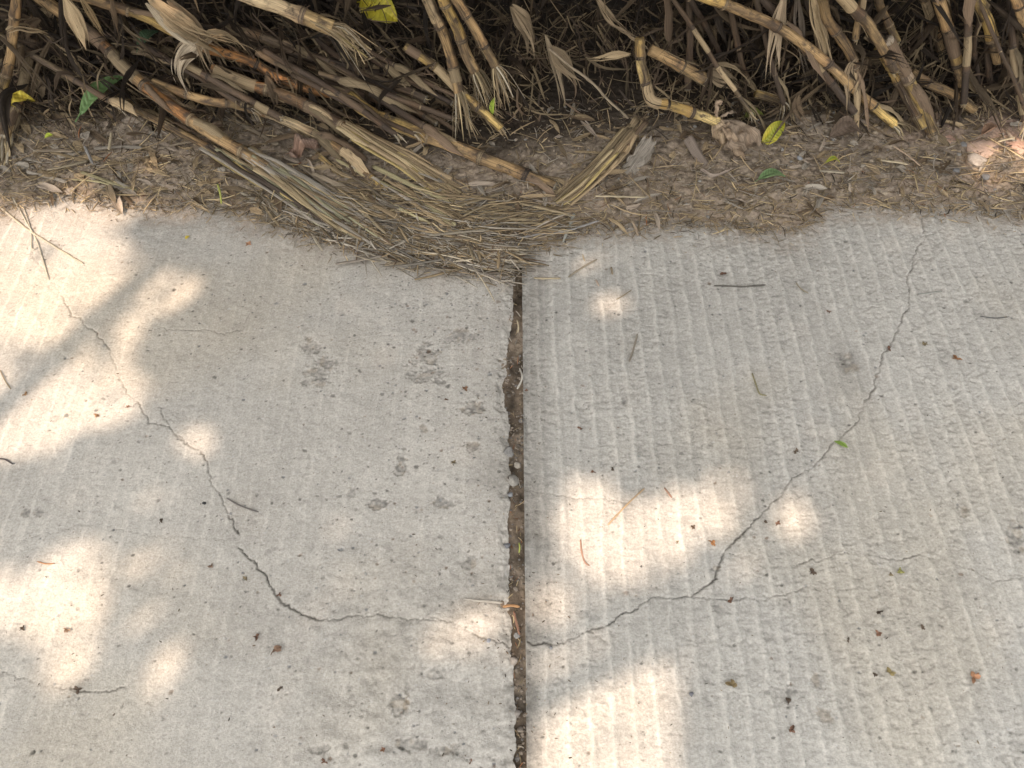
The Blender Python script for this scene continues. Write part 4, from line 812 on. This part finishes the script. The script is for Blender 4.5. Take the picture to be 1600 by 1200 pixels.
# clods and grit of the verge
mb0 = MB(); protos = [stone_mesh(1.0, 900+i, (1, 1, 1), .75, 1.15) for i in range(8)]
for i in range(1500):
    px = rg.uniform(-60, 1660); b = sB(px); py = rg.uniform(180, b) if i < 1050 else b+abs(rg.normal(0, 9)); p = at(px, py, .0); z = max(float(soil_z(p[:1], p[1:2])[0]), 0)
    r = (.0010+.0038*rg.random()**3)*(1 if i < 1050 else .6)*(1.5 if px > 1350 and rg.random() < .3 else 1); m = protos[i % 8]; a = rg.uniform(0, 6.28); V = m.v[0]*r; V = np.stack([V[:, 0]*math.cos(a)-V[:, 1]*math.sin(a), V[:, 0]*math.sin(a)+V[:, 1]*math.cos(a), V[:, 2]], 1)+np.array((p[0], p[1], z+r*.3))
    mb0.v.append(V); mb0.f.append(m.f[0]+mb0.n); mb0.uv.append(m.uv[0]); mb0.c.append(m.c[0]*np.array([(.27, .21, .15), (.20, .155, .11), (.33, .27, .2), (.24, .225, .2)][rg.integers(4)])); mb0.n += len(V)
tag(mb0.build('soil_clods', M_STONE), 'crumbs of soil and grit strewn along the verge and its edge', 'soil', kind='stuff')
# larger flat leaf scraps lying on the verge
scr = MB(); rg = np.random.default_rng(55)
for i in range(420):
    px = rg.uniform(-60, 1660); py = rg.uniform(175, sB(px)-12); p = at(px, py, .02); z = float(soil_z(p[:1], p[1:2])[0])
    a = rg.normal(0, .8) if px > 500 else rg.normal(-.5, .5); l = rg.uniform(.02, .09)*(.7 if px > 1000 else 1); d = np.array((math.cos(a), math.sin(a), 0)); p[2] = z+.004
    q, s = resample([p, p+d*l*.5+np.array((0, 0, rg.uniform(0, .006))), p+d*l+rg.normal(0, .003, 3)], l/6); q[:, 2] = np.maximum(q[:, 2], z+.002)
    blade(scr, q, s, rg.uniform(.002, .007)*(1.7 if px < 450 else 1), np.array([LT, LG, LB, OLD, TAN, (.36, .29, .22)][rg.integers(6)])*rg.uniform(.7, 1.15), up=(rg.normal(0, .2), rg.normal(0, .2), 1), across=5, fold=rg.uniform(-.2, .3), curl=rg.uniform(-.2, .4), twist=rg.normal(0, .3), ripple=.4, seed=i)
tag(scr.build('leaf_scraps', M_LEAF), 'flat torn scraps of dry leaf strewn over the brown verge', 'litter', kind='stuff')
# ------------------------------------------------------------------ fresh fallen leaves
def broad_leaf(label, c, size, wid, ang, col, z=.02, tip=(0, 0), lift=.012, veins=True, name='fallen_leaf', colb=None, seed=0, pitch=0.0, roll=0.0, petiole=True, mat=None, bumpy=.12):
    """an oval leaf with a midrib, side veins pressed in as ripples and a petiole"""
    p = at(*c, z); n, m = 41, 21; t = np.linspace(0, 1, n)[:, None]; u = np.linspace(-1, 1, m)[None, :]
    w = wid*(np.sin(math.pi*np.clip(t, .0, 1)**.85)**.75+.02)*(1+.06*vn(t*9, u*2+seed, seed))
    X = (t-.5)*size+0*u; Y = w*u+size*.06*np.sin(t*3)
    Z = lift*np.sin(math.pi*t)+.35*w*np.abs(u)*(.6)-.0012*np.cos((t*1.0-np.abs(u)*.09)*2*math.pi*11)*(np.abs(u) > .05)*(1-np.abs(u))*2*(1 if veins else 0)+bumpy*wid*vn(t*4+seed, u*1.5, seed)
    col = np.array(col); colb = np.array(colb if colb is not None else col)
    k = np.clip(fbm(t*3+seed, u*1.5+0*t, seed, 3)*1.2+.4, 0, 1)[..., None]; C = col*(1-k)+colb*k
    rib = np.exp(-(u/.07)**2)[..., None]; C = C*(1-rib*.5)+(col*1.5+.03)*rib*.5
    vv = np.cos((t-np.abs(u)*.09)*2*math.pi*11); C = C*(1+.12*vv[..., None])
    Y2 = Y*math.cos(roll)-Z*math.sin(roll); Z2 = Y*math.sin(roll)+Z*math.cos(roll)
    X2 = X*math.cos(pitch)-Z2*math.sin(pitch); Z3 = X*math.sin(pitch)+Z2*math.cos(pitch)
    ca, sa = math.cos(ang), math.sin(ang)
    P = np.stack([X2*ca-Y2*sa, X2*sa+Y2*ca, Z3], -1); P[..., 2] -= min(0, P[..., 2].min()+p[2]-.001)
    UV = np.stack(np.broadcast_arrays(u*.5+.5, t*size), -1)
    root = empty(name, p); tag(root, label, 'leaf')
    mb = MB(); mb.grid(P, UV, C); mb.build('blade', mat or M_FRESH, root)
    if petiole:
        mb = MB(); mid = P[:, m//2]; b = mid[0]; dd = mid[0]-mid[3]; dd /= np.linalg.norm(dd); q, s = resample([mid[2], b, b+dd*size*.14+np.array((0, 0, -.001))], .003)
        tube(mb, q, s, size*.010, col*1.2, up=(0, .1, 1), sides=6); mb.build('petiole', mat or M_FRESH, root)
GRN = (.095, .16, .055); YLW = (.52, .42, .05); YGR = (.26, .27, .03)
broad_leaf('long green leaf with ribbed veins leaning on the litter at upper left', (162, 148), .150, .022, .78, (.10, .17, .06), z=.085, colb=(.13, .20, .075), seed=3, pitch=.25, roll=.15)
broad_leaf('yellow leaf with curled edges at the far left edge', (30, 160), .070, .018, .25, YLW, z=.085, colb=(.45, .34, .05), seed=5, roll=.5, lift=.02, bumpy=.5)
broad_leaf('second yellow leaf half out of frame at the far left edge', (2, 162), .060, .015, 2.9, YLW, z=.08, colb=(.40, .30, .04), seed=6, roll=.3)
broad_leaf('large rounded yellow leaf in the dark at the top edge', (592, 18), .105, .036, -.5, (.42, .34, .03), z=.22, colb=(.36, .32, .03), seed=7, roll=.6, pitch=-.2)
broad_leaf('dull green leaf half hidden near the top left hanging leaves', (232, 62), .075, .013, 1.1, (.06, .10, .05), z=.17, seed=8, roll=.3)
broad_leaf('yellow green leaf propped against the papery husk', (1208, 209), .085, .019, .75, YGR, z=.035, colb=(.40, .33, .03), seed=9, pitch=.3, roll=.6)
broad_leaf('small blue green leaf with a bitten edge lying flat on the right verge', (1206, 278), .066, .014, .12, (.13, .20, .085), z=.034, seed=10, colb=(.17, .24, .11))
broad_leaf('tiny yellow leaf below the yellow green leaf on the right verge', (1301, 254), .034, .007, .0, (.45, .40, .04), z=.035, seed=11, colb=(.2, .28, .06))
broad_leaf('tiny round lime leaf on the soil at upper left', (77, 214), .022, .008, .3, (.40, .46, .06), z=.03, seed=12, veins=False, lift=.004)
broad_leaf('curled rust brown leaf under the grey strip left of centre', (476, 236), .075, .024, .6, (.20, .12, .08), z=.035, seed=13, colb=(.26, .19, .15), lift=.02, bumpy=.9, mat=M_LEAF)
broad_leaf('rounded dark brown leaf at the foot of the thicket on the right', (1322, 214), .085, .028, .1, (.12, .085, .06), z=.04, seed=14, colb=(.15, .11, .08), lift=.028, mat=M_LEAF)
broad_leaf('small brown leaf curled on the right verge near the pink stones', (1545, 205), .05, .012, .5, (.22, .13, .08), z=.05, seed=15, lift=.012, bumpy=.6, mat=M_LEAF)
broad_leaf('tiny yellow leaf speck on the left slab near the litter', (293, 371), .012, .004, .9, (.55, .42, .05), z=.003, seed=16, veins=False, lift=.001, petiole=False)
broad_leaf('small green sprig lying on the crack of the right slab', (1314, 694), .026, .005, 2.6, (.24, .34, .07), z=.006, seed=17, lift=.004)
broad_leaf('olive leaf hidden under the husk and the cane stub', (1178, 182), .05, .014, .2, (.13, .14, .03), z=.05, seed=18)
broad_leaf('small lime leaflet hanging in the dark right of the slender yellow cane', (772, 165), .040, .006, 1.3, (.30, .38, .05), z=.09, seed=19, pitch=.9)
# grey bark flake
def flake():
    p0 = at(998, 246, .03); root = tag(empty('bark_flake', p0), 'pale grey fibrous bark flake standing out on the verge beside the golden bundle', 'bark')
    n, m = 36, 22; t = np.linspace(-1, 1, n)[:, None]; u = np.linspace(-1, 1, m)[None, :]
    w = .019*(1-.25*t+.25*vn(t*6, u*0+.3, 1))+0*u; L = .048*(1+.22*vn(u*5, u*0+1.1, 2)); X = w*u+.012*t; Y = L*t+0*u
    Z = .004*np.cos(u*1.4)+.0016*vn(u*9, t*2.2, 3)+.0007*vn(u*30, t*6, 5)+.006
    C = np.array((.29, .25, .20))*(1+.16*vn(u*14, t*4, 4)+.1*vn(u*40, t*12, 6))[..., None]
    top = np.stack([X, Y, Z], -1); bot = top.copy(); bot[..., 2] -= .004
    mb = MB(); UV = np.stack(np.broadcast_arrays(u*.5+.5, t*.05), -1); mb.grid(top, UV, C); mb.grid(bot[:, ::-1], UV, C*.6)
    for e in (0, -1):
        mb.grid(np.stack([top[:, e], bot[:, e]], 1), np.zeros((n, 2, 2)), C[:, e][:, None].repeat(2, 1))
        mb.grid(np.stack([top[e], bot[e]], 1), np.zeros((m, 2, 2)), C[e][:, None].repeat(2, 1))
    o = mb.build('flake_body', M_FIBRE, root); o.rotation_euler = (math.radians(22), .1, -.35)
    mb = MB(); rg = np.random.default_rng(3)
    for i in range(12):
        s_ = -1 if i % 3 else 1; q0 = np.array((rg.uniform(-.014, .018), s_*.042, .004)); q, s = resample([q0, q0+np.array((rg.normal(0, .003), s_*rg.uniform(.006, .02), rg.uniform(-.003, .002)))], .004)
        tube(mb, q, s, .0009, np.array((.28, .235, .18))*rg.uniform(.7, 1.1), up=(0, .1, 1), sides=4, cap=False)
    o = mb.build('torn_fibres', M_FIBRE, root); o.rotation_euler = (math.radians(22), .1, -.35)
    mb = MB(); q, s = resample([(.030, .035, .004), (.024, .01, .008), (.018, -.022, .004)], .004); blade(mb, q, s, .006, np.array((.27, .23, .18)), curl=.4, ripple=.3); mb.build('loose_strip', M_FIBRE, root).rotation_euler = (math.radians(10), 0, -.2)
flake()
# curled sheath tube on the verge
def sheath_tube():
    b = at(1110, 262, .02); root = tag(empty('rolled_sheath', b), 'dark rolled leaf sheath ending in an upturned boat shaped lip below the kinked cane', 'sheath')
    q, s = resample(pz([(1078, 212, .05), (1092, 236, .035), (1106, 256, .026)]), .005); mb = MB(); blade(mb, q, s, .014, np.array((.24, .19, .15)), up=(0, -.3, 1), across=11, fold=0, curl=.95, ripple=.08, twist=.1, shape=False); mb.build('roll', M_LEAF, root, base=b)
    q, s = resample(pz([(1094, 266, .03), (1112, 277, .024), (1130, 272, .026), (1147, 262, .034)]), .004); mb = MB(); blade(mb, q, s, .009, np.array((.30, .24, .19)), up=(0, .7, .5), across=9, fold=0, curl=-.7, ripple=.1); mb.build('lip', M_LEAF, root, base=b)
sheath_tube()
# ------------------------------------------------------------------ stones
def stone(label, px, py, r, col, seed, z=0, flat=.6, el=1.0, rot=0, group=None):
    mb = stone_mesh(r, seed, col, flat, el); o = mb.build('stone', M_STONE, smooth=True); p = at(px, py, z+r*flat*.5); o.location = p; o.rotation_euler = (.1, .1, rot); return tag(o, label, 'stone', group)
PNK = (.40, .255, .19)
stone('flat pink brick fragment under the tip of the stout broken cane', 1482, 218, .024, PNK, 1, z=.014, flat=.4, el=1.2, rot=.3)
stone('large pale pink slab of rubble at the right edge of the verge', 1545, 240, .044, (.42, .30, .23), 2, z=.008, flat=.30, el=1.3, rot=-.2)
stone('pink rubble lump cut by the right edge of the photo', 1592, 228, .034, PNK, 3, z=.008, flat=.45, rot=.7)
stone('smooth grey buried lump between the pink slab and the verge', 1528, 252, .026, (.36, .31, .26), 4, z=.012, flat=.5, el=1.4, rot=1.2)
stone('dark blue grey gravel chip on the verge left of the grey lump', 1493, 266, .010, (.145, .14, .135), 5, z=.03)
stone('dark blue grey gravel chip on the verge near the right edge', 1541, 276, .010, (.145, .14, .135), 6, z=.03)
stone('pair like black gravel chip at the top of the right hand rubble', 1505, 226, .009, (.15, .143, .135), 7, z=.045)
stone('small grey pebble on the verge left of the tiny yellow leaf', 1249, 247, .008, (.22, .22, .22), 8, z=.03)
for i, (px, py, r, c, lb) in enumerate([
  (795, 707, .0125, (.19, .18, .165), 'largest dark stone wedged in the joint'), (808, 727, .0078, (.27, .235, .19), 'round buff pebble in the joint beside the largest dark stone'),
  (802, 750, .0125, (.24, .22, .19), 'grey brown stone wedged below the buff pebble in the joint'), (798, 772, .006, (.2, .2, .2), 'dark pebble in the joint under the wedged grey brown stone'),
  (792, 853, .0075, (.16, .16, .165), 'bluish pebble sunk in the left lip of the joint'), (763, 1001, .0045, (.24, .25, .27), 'small round pebble lying on the crack left of the joint'),
  (861, 1012, .0038, (.22, .22, .22), 'small round pebble lying on the crack right of the joint'), (801, 1034, .009, (.28, .24, .20), 'angular brown stone in the joint below the crack'),
  (808, 1115, .0075, (.24, .21, .18), 'brown stone in the lower part of the joint'), (808, 994, .006, (.25, .24, .22), 'grey pebble in the joint at the crack'),
  (319, 786, .0035, (.04, .04, .04), 'tiny black chip on the left slab by the crack'), (1080, 1085, .0045, (.14, .14, .15), 'smooth black pebble on the right slab beside the lower sun patch'),
  (1002, 885, .0028, (.12, .11, .1), 'black speck of grit in the sunlit area of the right slab')]):
    stone(lb, px, py, r, c, 40+i, z=-.008 if 780 < px < 822 else 0, flat=.8, rot=i*1.3)
gm = MB(); rg = np.random.default_rng(61)
for i in range(520):
    y = rg.uniform(.12, 1.22); x0 = float(left_edge(np.array([y]))[0]); x = rg.uniform(x0+.001, .0215); r = rg.uniform(.0012, .0030)*(1.7 if rg.random() < .1 else 1)
    if y > .9 and rg.random() < .85: continue
    if fbm(np.array([y*14]), np.array([.5]), 8, 2)[0] < -.05 and rg.random() < .8: continue
    mb = stone_mesh(r, 500+i, np.array([(.22, .18, .14), (.17, .155, .14), (.27, .22, .17), (.12, .10, .08)][rg.integers(4)]), .8, 1.2); V = mb.v[0]+np.array((x, y, float(soil_z(np.array([x]), np.array([y]))[0])+rg.uniform(-.0005, .001)))
    gm.v.append(V); gm.f.append(mb.f[0]+gm.n); gm.uv.append(mb.uv[0]); gm.c.append(mb.c[0]); gm.n += len(V)
mb = litter(150, lambda r: (r.uniform(796, 816), r.uniform(400, 1195)), lambda r, x, y: r.normal(1.5, .6), (.003, .020), (.0005, .0013), 45, joint=True, pal=[STRAW, TAN, RED, BRN, OLD])
tag(mb.build('joint_litter', M_LITTER), 'bits of straw and plant matter lying in the open joint', 'litter', kind='stuff')
tag(gm.build('joint_gravel', M_STONE), 'fine gravel and grit filling the open joint between the slabs', 'gravel', kind='stuff')
# ------------------------------------------------------------------ individual straws and twigs
def straw(label, pts, w, col, z=.003, cat='straw', name='straw', flat=.4, kids=None):
    P = [at(x, y, z+(pt[0] if pt else 0)) for x, y, *pt in pts]; b = P[len(P)//2].copy(); q, s = resample(P, .004); mb = MB()
    q[:, 2] += .0006*vn(s*60, s*0+len(label), 2); rr = w*(1+.18*vn(s*90, s*0+1, 5)); rr[0] *= .6; rr[-1] *= .5; col = np.array(col)*(.8, .86, 1.)
    tube(mb, q, s, rr, np.array(col), up=(.1, .1, 1), sides=8, flat=flat, lump=.15, seed=len(label))
    o = mb.build(name, M_LITTER, None, base=b); o.location = b; return tag(o, label, cat)
for a in [
 ('flat tan straw lying level on the right slab near the joint', [(834, 434), (850, 435), (876, 435)], .0035, STRAW),
 ('grey brown straw slanting across the faint sun spot on the right slab', [(888, 433), (910, 418), (933, 405)], .0028, (.30, .24, .15)),
 ('short tan straw crumb right of the slanting straw on the right slab', [(955, 417), (957, 429)], .0025, TAN), ('small pale crumb above the bright round sun spot', [(931, 437), (936, 447)], .003, (.5, .36, .24)),
 ('thin twig touching the right side of the round sun spot', [(963, 468), (975, 461), (987, 453)], .0014, (.26, .19, .10)),
 ('dark level twig high on the right slab', [(1116, 446), (1140, 447), (1160, 448), (1196, 445)], .0024, (.13, .11, .08)),
 ('pale splinter right of the crack high on the right slab', [(1435, 459), (1450, 458), (1472, 455)], .0026, (.36, .33, .25)),
 ('curved tan stalk right of the dark level twig', [(1244, 441), (1250, 450), (1263, 458)], .0015, (.34, .26, .15)),
 ('thin dark twig near the right edge of the photo on the right slab', [(1531, 494), (1555, 497), (1577, 495)], .0014, (.13, .12, .1)),
 ('brown stick standing upright in the picture on the right slab left of middle', [(996, 522), (990, 545), (983, 566)], .0026, (.30, .24, .16)),
 ('bent olive twig at the middle of the right slab', [(1175, 583), (1181, 600), (1187, 615), (1198, 618)], .0018, (.27, .22, .10)),
 ('long orange straw slanting through the central sun patch', [(950, 820), (978, 790), (1007, 763)], .0018, (.46, .31, .16)),
 ('curved rust coloured stem in the central sun patch', [(907, 843), (909, 862), (914, 878), (921, 884)], .0020, (.36, .20, .12)),
 ('rust coloured sliver at the top of the sun patch near its middle', [(1038, 762), (1044, 770), (1050, 778)], .0024, (.36, .20, .12)),
 ('pale forked stick lying across the left lip of the joint', [(724, 935), (742, 938), (762, 939), (785, 942)], .0026, PALE),
 ('dark thin twig beside the crack on the left slab', [(354, 778), (375, 790), (404, 800)], .0018, (.17, .14, .11)),
 ('bent black twig at the left edge of the photo', [(-4, 716), (8, 718), (20, 725)], .0018, (.08, .06, .05)),
 ('thin brown stalk near the left edge in the large sun patch', [(0, 578), (8, 595), (17, 608)], .0014, (.3, .22, .12)),
 ('rust sliver lying left in the lower left sun patch', [(58, 877), (72, 881), (85, 880)], .0016, (.5, .24, .1)),
 ('long pale straw of the spray at the left edge of the slab', [(-6, 318), (35, 352), (80, 382), (130, 412)], .0026, (.52, .42, .27)),
 ('second straw of the spray crossing near its middle at the left edge', [(20, 308), (40, 345), (58, 378), (76, 437)], .0018, (.5, .42, .28)),
 ('third thin straw of the spray at the left edge', [(36, 322), (48, 360), (50, 388), (60, 385)], .0014, (.48, .4, .27)),
 ('broad golden splinter propped on the crushed mat left of the joint', [(690, 408, .0), (710, 378, .010), (730, 342, .018)], .0046, STRAW),
 ('slim golden splinter near the top of the joint', [(785, 402, .0), (794, 380, .008), (801, 352, .014)], .0026, STRAW),
 ('dark stick pointing down into the top of the joint', [(758, 322, .016), (780, 358, .012), (808, 388, .004)], .0042, (.20, .16, .12)),
 ('grey green splinter on the fibre mat at its lower left', [(556, 394, .004), (566, 380, .008), (575, 366, .010)], .0036, OLD),
 ('level golden splinter at the lower edge of the fibre mat', [(602, 414, .004), (618, 412, .005), (637, 410, .004)], .0040, TAN),
 ('brown level splinter left of the level golden one', [(524, 412, .003), (555, 408, .006), (596, 400, .006)], .0036, (.28, .22, .15)),
 ('long brown stalk running along the lower edge of the fibre mat to the joint', [(670, 398, .006), (720, 412, .006), (770, 432, .005), (806, 446, .003)], .0034, (.25, .20, .14)),
 ('long grey straw curving right from the joint along the verge edge', [(808, 372, .008), (850, 365, .008), (880, 362, .008), (935, 345, .01)], .0030, OLD),
 ('grey green splinter hanging off the verge right of the joint', [(897, 334, .016), (890, 352, .008), (880, 378, .003)], .0036, (.33, .30, .22)),
 ('short dark gold chip at the verge edge right of the joint', [(988, 344, .01), (993, 356, .006), (997, 368, .003)], .0036, (.34, .24, .14)),
 ('yellow straw chip standing among the hay above the fibre mat', [(628, 322, .016), (638, 340, .014), (646, 355, .01)], .0024, (.62, .50, .25)),
 ('pale broken straw on the soil at upper left', [(174, 207, .03), (172, 220, .03), (170, 234, .03)], .0036, STRAW),
 ('short grey straw on the soil left of the thin split cane', [(132, 228, .03), (140, 245, .03), (145, 256, .03)], .0030, OLD),
 ('green yellow straw stem at the lower edge of the left litter', [(340, 288, .02), (344, 302, .018), (346, 318, .01)], .0022, (.46, .44, .10)),
 ('level tan straw on the verge right of the golden bundle', [(930, 306, .028), (970, 307, .028), (1008, 308, .028)], .0034, STRAW),
 ('pale chopped straw below the tiny yellow leaf on the right verge', [(1281, 267, .03), (1300, 268, .03), (1320, 270, .03)], .0036, (.44, .35, .22)),
 ('flat golden straw beneath the stout broken cane', [(1376, 250, .034), (1405, 254, .034), (1418, 257, .034)], .0040, STRAW),
 ('long orange tan straw on the right verge pointing at the stout broken cane', [(1396, 228, .036), (1415, 240, .034), (1438, 259, .03)], .0028, (.50, .34, .2)),
 ('long dark twig crossing the rubble at the right edge', [(1480, 262, .04), (1530, 260, .046), (1570, 255, .05), (1610, 248, .05)], .0016, (.2, .15, .1)),
 ('light straw at the far right edge above the pink slab', [(1560, 221, .055), (1572, 218, .056), (1585, 214, .056)], .0030, STRAW),
 ('long thin twig slanting over the black hollow at centre', [(858, 76, .22), (890, 103, .17), (924, 128, .13), (950, 156, .09), (982, 185, .05)], .0036, TAN),
 ('pale curved splinter lying loose in the joint', [(812, 575, .004), (816, 590, .006), (808, 608, .002)], .0024, PALE),
 ('yellow stem caught in the joint', [(811, 848, -.002), (812, 855, -.001), (811, 864, -.002)], .0016, (.5, .5, .1)),
 ('rust leaf strip lying in the joint by the crack', [(786, 948, .004), (798, 946, .003), (812, 948, .002)], .0028, (.48, .25, .1)),
 ('red brown stem lying along the joint below the crack strip', [(803, 955, -.003), (806, 970, -.002), (812, 992, -.003)], .0024, (.36, .18, .1)),
 ('straw chip lying upright in the upper joint', [(808, 500, -.003), (810, 510, -.002), (809, 520, -.003)], .0022, STRAW)]:
    a = (*a[:2], a[2]*.8, a[3]) if a[1][0][1] > 430 else a; tw = any(k in a[0] for k in ('twig', 'stick'))
    straw(a[0], a[1], a[2], a[3], z=.0035, name='twig' if tw else 'straw', cat='twig' if tw else 'straw', flat=.8 if tw else .4)
# dried blossom crumbs
def crumb(label, px, py, r, col, seed):
    rg = np.random.default_rng(seed); p = at(px, py, .001); mb = MB()
    for i in range(5):
        a = rg.uniform(0, 6.28); l = r*rg.uniform(.7, 1.3); d = np.array((math.cos(a), math.sin(a), rg.uniform(.0, .5))); q, s = resample([(0, 0, .0015), d*l*.5+np.array((0, 0, r*.2)), d*l], l/5); q[:, 2] = np.maximum(q[:, 2], .0012)
        blade(mb, q, s, r*rg.uniform(.2, .42), np.array(col)*rg.uniform(.6, 1.3), up=(0, .2, 1), across=5, fold=.2, curl=rg.uniform(-.5, .9), ripple=.6, twist=rg.normal(0, 1), seed=seed+i)
    o = mb.build('dried_flower', M_LEAF); o.location = p; tag(o, label, 'flower')
RB = (.24, .13, .085); TB = (.30, .235, .14); DB = (.14, .10, .07)
for i, (px, py, r, c, lb) in enumerate([
 (1388, 545, .010, RB, 'orange brown withered flower on the crack at the upper right'), (1494, 561, .012, (.5, .25, .12), 'orange withered petal on the right slab near the right edge'), (1130, 429, .010, RB, 'pinkish withered flower above the dark level twig'),
 (1295, 487, .007, RB, 'small red brown crumb between the curved stalk and the crack'), (1445, 538, .009, TB, 'tan withered flower right of the crack on the right slab'), (1243, 706, .009, DB, 'dark brown crumb left of the green sprig'),
 (1195, 817, .008, DB, 'dark withered flower between the two sun patches on the right slab'), (1215, 818, .009, RB, 'reddish withered flower in the small right sun patch'), (1113, 848, .010, (.42, .2, .08), 'orange brown withered flower at the lower edge of the sun patch'),
 (1083, 824, .008, DB, 'brown crumb in the sun patch near its right side'), (1058, 848, .006, TB, 'pale brown crumb left of the orange brown flower'), (958, 734, .006, DB, 'dark crumb at the top left of the central sun patch'),
 (927, 738, .008, RB, 'rusty crumb at the upper corner of the central sun patch'), (905, 671, .009, RB, 'dark red withered flower alone left of middle on the right slab'), (1405, 893, .010, (.36, .34, .12), 'green and pink withered flower under the right crack'),
 (1392, 898, .008, TB, 'tan crumb beside the green and pink flower'), (1270, 893, .009, DB, 'brown crumb on the thin crack at lower right'), (1374, 956, .008, DB, 'dark crumb above the red one at lower right'), (1372, 990, .008, RB, 'red brown crumb at lower right'),
 (1440, 980, .007, DB, 'black crumb right of the red brown one at lower right'), (1390, 1051, .011, (.46, .36, .16), 'golden withered petal at lower right'), (1366, 1054, .006, DB, 'round brown seed left of the golden petal'),
 (1144, 1070, .014, (.22, .16, .08), 'large dry brown flower head right of the lower sun patch'), (1521, 1058, .013, (.46, .24, .13), 'orange withered petal at the lower right corner'), (1235, 1140, .010, RB, 'brown crumb near the bottom of the right slab'),
 (1142, 938, .008, RB, 'rusty stem crumb on the crack left of the small right sun patch'), (1232, 1096, .010, DB, 'dark smudge like crumb low on the right slab'), (727, 608, .010, (.5, .27, .15), 'orange sliver of leaf left of the joint'),
 (697, 624, .006, RB, 'dark red crumb left of the orange sliver'), (389, 382, .010, (.46, .24, .13), 'reddish brown leaf crumb near the top of the left slab'), (330, 885, .008, (.34, .22, .15), 'tan leaf crumb by the break in the left crack'),
 (384, 905, .007, TB, 'olive brown crumb right of the tan one by the left crack'), (437, 929, .008, RB, 'rusty crumb sitting on the left crack'), (430, 1015, .014, (.28, .17, .11), 'tangle of brown crumbs below the left crack'), (402, 995, .009, RB, 'small rust tangle below the left crack'),
 (122, 1078, .009, DB, 'dark crumb on the faint crack at lower left'), (437, 1076, .008, DB, 'brown crumb low on the left slab'), (36, 983, .008, DB, 'dark crumb in the lower left sun patch'), (106, 984, .008, (.5, .33, .22), 'pinkish chip in the lower left sun patch'),
 (152, 648, .009, (.45, .27, .14), 'orange brown sliver in the big left sun patch'), (40, 616, .008, (.45, .27, .14), 'orange crumb near the left edge in the big sun patch'), (200, 636, .006, RB, 'red crumb left of the crack in the big sun patch'),
 (252, 814, .007, DB, 'brown speck above the lower left sun patches'), (735, 1190, .008, RB, 'reddish crumb at the bottom beside the joint'), (600, 1172, .007, (.4, .2, .12), 'rusty chip near the bottom of the left slab'), (508, 1190, .008, RB, 'brown chip cut off near the bottom of the left slab'),
 (708, 722, .007, TB, 'thin tan crumb left of the stones in the joint'), (1325, 1000, .006, DB, 'small dark crumb midway on the lower right slab'), (822, 610, .006, RB, 'rusty crumb at the right lip of the joint')]):
    crumb(lb, px, py, r*.72, tuple(np.array(c)*.8), 700+i)
